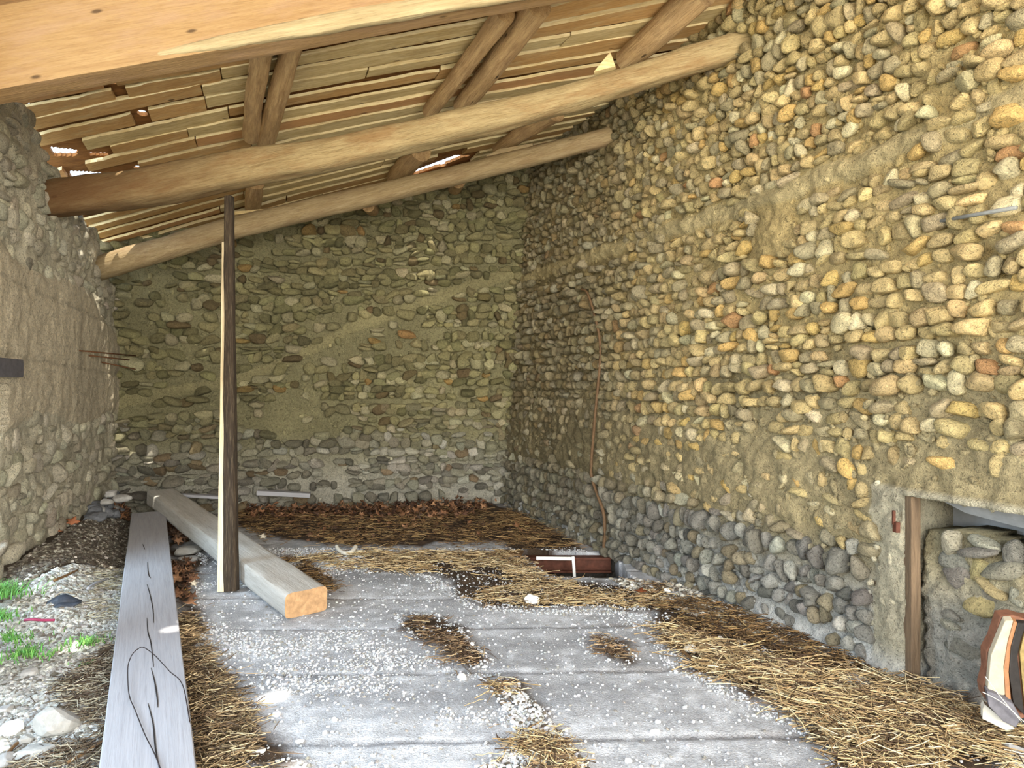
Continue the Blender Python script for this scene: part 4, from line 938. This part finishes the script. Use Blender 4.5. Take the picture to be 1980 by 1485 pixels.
straw('straw_litter', [[(1010, 1420), (1075, 1428), (1125, 1500), (975, 1500)], [(935, 1320), (975, 1325), (990, 1350), (960, 1345)]], 750, 'thin straw in the slab seam at the bottom middle', 37, l1=0.13)
straw('straw_litter', [[(530, 1080), (590, 1085), (660, 1140), (640, 1148), (580, 1115)]], 700, 'dark straw tucked behind the square beam', 38, pal=DK, l1=0.12)
straw('dry_grass_litter', [[(110, 1330), (215, 1250), (222, 1350), (205, 1500), (10, 1500), (60, 1440), (150, 1430)]], 2600, 'dry grey grass stems on the dirt at the bottom left', 39, pal=[A3((170, 160, 138)), A3((110, 96, 78)), A3((70, 56, 44))], wts=[2, 2, 2], l1=0.14, cat='dry grass')
straw('dry_grass_litter', [[(180, 1130), (235, 1110), (230, 1240), (180, 1260)]], 500, 'pale dry grass stems beside the plank, middle left', 40, pal=[A3((190, 184, 160)), A3((140, 130, 104))], wts=[1, 1], l1=0.12, cat='dry grass')

def leaf_mesh(n_lobes=5):
    V = [(0, 0, 0)]; m = n_lobes * 4
    for i in range(m):
        a = 2 * math.pi * i / m; r = (1.0, 0.74, 0.52, 0.74)[i % 4] * (1 if abs(a - math.pi) > 0.5 else 0.6)
        V.append((r * math.cos(a), r * math.sin(a), 0.28 * r * r * math.sin(a * 1.5 + 0.6)))
    return np.array(V), np.array([(0, i + 1, (i + 1) % m + 1) for i in range(m)])
LV, LF = leaf_mesh()
def leaves(name, polys, n, label, seed, size=0.045, lift=0.05, kind='stuff', pal=None):
    rng = np.random.default_rng(seed); P = np.vstack([ground_pts(pp, n // len(polys), rng) for pp in polys]); n = len(P)
    z = floor_z(P[None, :, 0], P[None, :, 1])[0][0] + 0.012 + rng.random(n) * lift
    eul = rng.normal(0, 0.5, (n, 2)); rz = rng.uniform(0, 6.28, n); s = size * rng.uniform(0.5, 1.2, n)
    V = np.zeros((n, len(LV), 3))
    for i in range(n):
        R = np.array((Matrix.Rotation(rz[i], 3, 'Z') @ Matrix.Rotation(eul[i, 0], 3, 'X') @ Matrix.Rotation(eul[i, 1], 3, 'Y')))
        V[i] = (LV * s[i] * np.array([1, 0.8, 1 + rng.random()])) @ R.T + np.array([P[i, 0], P[i, 1], z[i]])
    T = np.repeat(palette_pick(rng, n, pal or [A3((124, 88, 62)), A3((98, 70, 52)), A3((150, 112, 82)), A3((76, 58, 46))], [3, 3, 2, 2], 0.15), len(LV), 0)
    F = (LF[None] + (np.arange(n) * len(LV))[:, None, None]).reshape(-1, 3)
    o = mesh_obj(name, V.reshape(-1, 3), F, M_LEAF, tint=T); sm = o.modifiers.new('t', 'SOLIDIFY'); sm.thickness = 0.0012
    tag(o, label, 'leaves', kind=kind); return o
leaves('dead_leaves', [[(460, 962), (640, 968), (850, 975), (960, 985), (880, 1010), (620, 1008), (480, 1010)]], 1500, 'drift of brown dead leaves along the foot of back wall', 51, 0.05, 0.08)
leaves('dead_leaves', [[(324, 1000), (342, 1004), (362, 1052), (345, 1060), (330, 1040)]], 160, 'brown dead leaves between the plank and the square beam', 52, 0.05, 0.06)
leaves('dead_leaves', [[(90, 1012), (150, 990), (248, 990), (245, 1020), (120, 1045)]], 130, 'dead leaves lying in dark soil by the rendered wall', 53, 0.055, 0.03)
leaves('dead_leaves', [[(325, 1090), (380, 1090), (375, 1180), (345, 1180)], [(480, 1010), (1000, 1010), (1050, 1040), (600, 1050)]], 180, 'few scattered dead leaves beside the plank and on the back straw', 54, 0.045, 0.03)
def one_leaf(px, py, z, size, rot, tilt, label, col):
    p = gp(px, py, z); V = LV * size * 0.72 * np.array([1, 0.7, 1.6]); T = np.repeat([A3(col)], len(V), 0)
    o = mesh_obj('maple_leaf' if 0 else 'dead_leaf', V, LF, M_LEAF, tint=T); o.location = p; o.rotation_euler = (tilt, 0.2, rot); o.modifiers.new('t', 'SOLIDIFY').thickness = 0.0015; tag(o, label, 'leaf'); return o
one_leaf(138, 1008, 0.30, 0.10, 0.3, 0.9, 'large lobed brown dead leaf leaning on the rendered wall foot', (150, 96, 66))
one_leaf(108, 1024, 0.27, 0.10, 1.6, 0.8, 'large lobed brown dead leaf, nearer of two by the rendered wall', (140, 90, 60))
one_leaf(206, 1016, 0.12, 0.07, 2.6, 0.9, 'curled brown dead leaf in dark soil left of plank end', (138, 92, 64))
one_leaf(134, 1040, 0.16, 0.07, 0.6, 0.2, 'pale curled dead leaf on the soil by the rendered wall', (200, 190, 166))
one_leaf(355, 1146, 0.03, 0.06, 0.6, 0.5, 'yellow dead leaf catching light beside the long plank', (226, 190, 96))
one_leaf(374, 1128, 0.03, 0.05, 1.1, 1.1, 'pale leaf standing on edge beside the support post', (206, 196, 176))
one_leaf(508, 1037, 0.05, 0.06, 1.1, 1.0, 'pale leaf standing up in the straw right of the post', (214, 206, 186))
one_leaf(1238, 1143, 0.03, 0.07, 0.1, 0.4, 'reddish brown curled leaf on the straw right of hatch', (134, 76, 44))

def tuft(px, py, z, n, h, spread, label, seed):
    rng = np.random.default_rng(seed); p = gp(px, py, z); V = []; F = []; T = []
    for i in range(n):
        a = rng.uniform(0, 6.28); r = spread * abs(rng.normal(0, 0.55)); bx_, by_ = r * math.cos(a), r * math.sin(a) * 0.6; d = rng.uniform(0, 6.28); hh = h * rng.uniform(0.4, 1.1); ln = rng.uniform(0.2, 0.9) * hh; w = 0.004 * rng.uniform(0.6, 1.4); k0 = len(V)
        for j in range(4):
            t = j / 3; x, y, zz = bx_ + math.cos(d) * ln * t * t, by_ + math.sin(d) * ln * t * t, hh * t * (1 - 0.25 * t) - 0.01; ww = w * (1 - t * 0.85)
            V += [(x - math.sin(d) * ww, y + math.cos(d) * ww, zz), (x + math.sin(d) * ww, y - math.cos(d) * ww, zz)]
        F += [(k0 + 2 * j, k0 + 2 * j + 1, k0 + 2 * j + 3, k0 + 2 * j + 2) for j in range(3)]
        c = A3((104, 164, 88)) * rng.uniform(0.5, 1.3) * np.array([rng.uniform(0.8, 1.4), 1, 0.9]); T += [c] * 8
    o = mesh_obj('grass_tuft', np.array(V), np.array(F), M_GRASS, tint=np.array(T)); o.modifiers.new('t', 'SOLIDIFY').thickness = 0.0008; o.location = p; tag(o, label, 'grass', kind='stuff')
    return o
tuft(2, 1148, 0.2, 260, 0.11, 0.20, 'bright green grass tuft at left edge, farthest of the tufts', 1)
tuft(0, 1192, 0.12, 130, 0.07, 0.15, 'green grass tuft at the left edge just nearer than the first', 2)
tuft(14, 1235, 0.10, 150, 0.06, 0.17, 'low green grass tuft left of the red strip and sun spot', 3)
tuft(56, 1262, 0.06, 190, 0.055, 0.18, 'low spreading green grass tuft nearest the viewer at left', 4)
tuft(172, 1240, 0.03, 130, 0.05, 0.14, 'green grass tuft beside the bright oval sun spot', 5)
tuft(176, 1285, 0.0, 50, 0.04, 0.10, 'sparse short green tuft in gravel beside the plank', 6)

# ------------------------------------------------------------ shoe piece, red strip, sticks, shell, pottery
lp = gp(122, 1168, 0.09)
root = empty('shoe_upper', lp, 'flattened black leather shoe upper on the pale gravel', 'shoe')
def sheet(name, outline, h, mat, seed, parent, thick=0.005, off=(0, 0, 0)):
    m = len(outline); V = [(0, 0, h)] ; rings = 5
    for k in range(1, rings + 1):
        f = k / rings
        for x, y in outline: V.append((x * f, y * f, h * (1 - f ** 2.2) + 0.010 * math.sin(6 * x * f * 10 + seed) * f))
    F3 = [(0, 1 + i, 1 + (i + 1) % m) for i in range(m)]; F4 = [(1 + k * m + i, 1 + (k + 1) * m + i, 1 + (k + 1) * m + (i + 1) % m, 1 + k * m + (i + 1) % m) for k in range(rings - 1) for i in range(m)]
    o = mesh_obj(name, np.array(V), [np.array(F3), np.array(F4)], mat, parent=parent); o.location = off; o.modifiers.new('t', 'SOLIDIFY').thickness = thick; bm_fix(o); return o
ol = lambda L, Wd, n=18, p=0.8: [(L * math.copysign(abs(math.cos(t)) ** p, math.cos(t)), Wd * math.copysign(abs(math.sin(t)) ** p, math.sin(t)) * (1 - 0.35 * math.cos(t))) for t in [2 * math.pi * i / n for i in range(n)]]
o = sheet('vamp', ol(0.105, 0.062), 0.06, M_LEATHER, 1, root); o.rotation_euler = (0.15, 0, 0.35)
o = sheet('tongue', ol(0.065, 0.035), 0.018, M_LEATHER, 2, root, off=(-0.105, -0.035, 0.012)); o.rotation_euler = (0.2, 0.35, -0.3)
o = sheet('sole_edge', ol(0.085, 0.03), 0.02, M_LEATHER, 3, root, off=(0.05, -0.05, 0.006)); o.rotation_euler = (0, 0, 0.5)
o = tube('lace', smooth_pts([(-0.02, -0.05, 0.065), (0.0, -0.02, 0.08), (0.03, 0.0, 0.075), (0.04, 0.045, 0.05)], 5), 0.003, M_CREAM, 6); o.parent = root
rs = tube('plastic_strip', smooth_pts([gp(48, 1199, 0.115), gp(62, 1198, 0.125), gp(80, 1199, 0.115), gp(106, 1199, 0.105)], 5), 0.008, M_REDSTRIP, 8)
tag(rs, 'short faded red plastic strip on the left gravel', 'strip')
def fl_stick(pts, r, label, mat=M_DARKLOG, r1=None, z=0.02, nm='stick'):
    P = [gp(x, y, fz(gp(x, y, 0.05).x, gp(x, y, 0.05).y) + z) for x, y in pts]; o = tube(nm, smooth_pts(P, 5), r, mat, 8, r1=r1); tag(o, label, 'stick'); return o
fl_stick([(1280, 1229), (1310, 1252), (1335, 1272), (1354, 1294)], 0.011, 'straight brown stick lying by the white stones', r1=0.008)
fl_stick([(1362, 1268), (1382, 1255)], 0.006, 'short thin dark twig right of the straight brown stick', r1=0.003)
fl_stick([(105, 1122), (130, 1112), (150, 1102)], 0.010, 'short dark twig on gravel behind the leather shoe', r1=0.006, z=0.03)
fl_stick([(170, 1138), (190, 1125), (215, 1118), (232, 1114)], 0.010, 'pale bent stick between the shoe and plank', M_GREYPLANK, r1=0.007, z=0.02)
fl_stick([(6, 1466), (30, 1440), (36, 1436)], 0.007, 'thin dark twig in the bottom left corner', z=0.03)
fl_stick([(130, 1475), (170, 1452), (205, 1430)], 0.007, 'long thin dark twig beside the plank at the bottom left', z=0.03)
fl_stick([(1640, 1240), (1700, 1262), (1640, 1244)], 0.003, 'fine pale stalk near the cobble wall foot', M_BONE)
# curved white shell or bone piece
P = [gp(x, y, 0.03 + d) for x, y, d in ((651, 1056, .03), (656, 1064, .01), (668, 1070, 0), (680, 1067, .01), (688, 1057, .03))]
tag(tube('bone_piece', smooth_pts(P, 5), 0.016, M_BONE, 10, r1=0.02), 'curved white bone fragment on edge of straw and slab', 'bone')
# layered broken slab leaning by the doorway at right
def bandpoly(pts, n, dep): return pts
bu = lambda px, py, Y=2.62: un(px, py, Y)
root = empty('broken_banded_slab', bu(1935, 1392, 2.66), 'broken slab with cream face and brown and black bands, leaning in the doorway', 'slab')
def band(name, pts, d0, mat, thick=0.03, y=2.62):
    # leaning back: higher points lie deeper
    P = []
    for px, py in pts:
        Y = y + (1400 - py) / 200.0 * 0.05 + d0; P.append(un(px, py, Y))
    o = prism(name, P, Vector((0.01, thick, 0.01)), mat); bv = o.modifiers.new('b', 'BEVEL'); bv.width = 0.004; bv.segments = 2
    under(o, root); return o
band('brown_rim', [(1935, 1192), (1960, 1190), (1980, 1196), (2010, 1200), (2010, 1380), (1960, 1395), (1904, 1350), (1900, 1330), (1908, 1300), (1907, 1262), (1920, 1238), (1928, 1215)], 0.03, M_BROWN, 0.05)
band('cream_face', [(1944, 1201), (1960, 1200), (1948, 1245), (1941, 1290), (1944, 1345), (1925, 1345), (1910, 1335), (1916, 1270), (1928, 1240)], 0.0, M_CREAM)
band('ochre_band', [(1960, 1202), (1968, 1204), (1955, 1250), (1951, 1300), (1956, 1360), (1944, 1346), (1941, 1290), (1948, 1245)], 0.004, M_OCHRE)
band('charred_band', [(1968, 1204), (1986, 1206), (1974, 1240), (1968, 1270), (1974, 1320), (1982, 1385), (1960, 1362), (1951, 1300), (1955, 1250)], 0.012, M_BLACK)
band('honey_core', [(1982, 1220), (2012, 1215), (2012, 1380), (1984, 1385), (1976, 1310), (1972, 1262)], 0.018, M_YELLOWISH)
band('dark_foot', [(1908, 1336), (1925, 1342), (1960, 1362), (1975, 1390), (1965, 1408), (1940, 1396), (1912, 1366)], -0.015, M_STEEL)
prism('white_shard', [un(1900, 1370, 2.68), un(1904, 1362, 2.68), un(1935, 1385, 2.66), un(1962, 1410, 2.62), un(1945, 1412, 2.62), un(1900, 1390, 2.68)], Vector((0.02, 0.04, 0)), M_BONE, 'white flat shard under the broken banded slab', 'shard')
for pts, lb in ((((1905, 1308), (1935, 1348), (1975, 1395)), 'thin pale wire in front of the banded slab, upper one'), (((1900, 1338), (1940, 1360), (1985, 1400)), 'thin pale wire in front of the banded slab, lower one')):
    tag(tube('thin_wire', smooth_pts([un(x, y, 2.58) for x, y in pts], 5), 0.0016, M_BONE, 6), lb, 'wire')
print('boards', nboards, 'objects', len(bpy.data.objects))
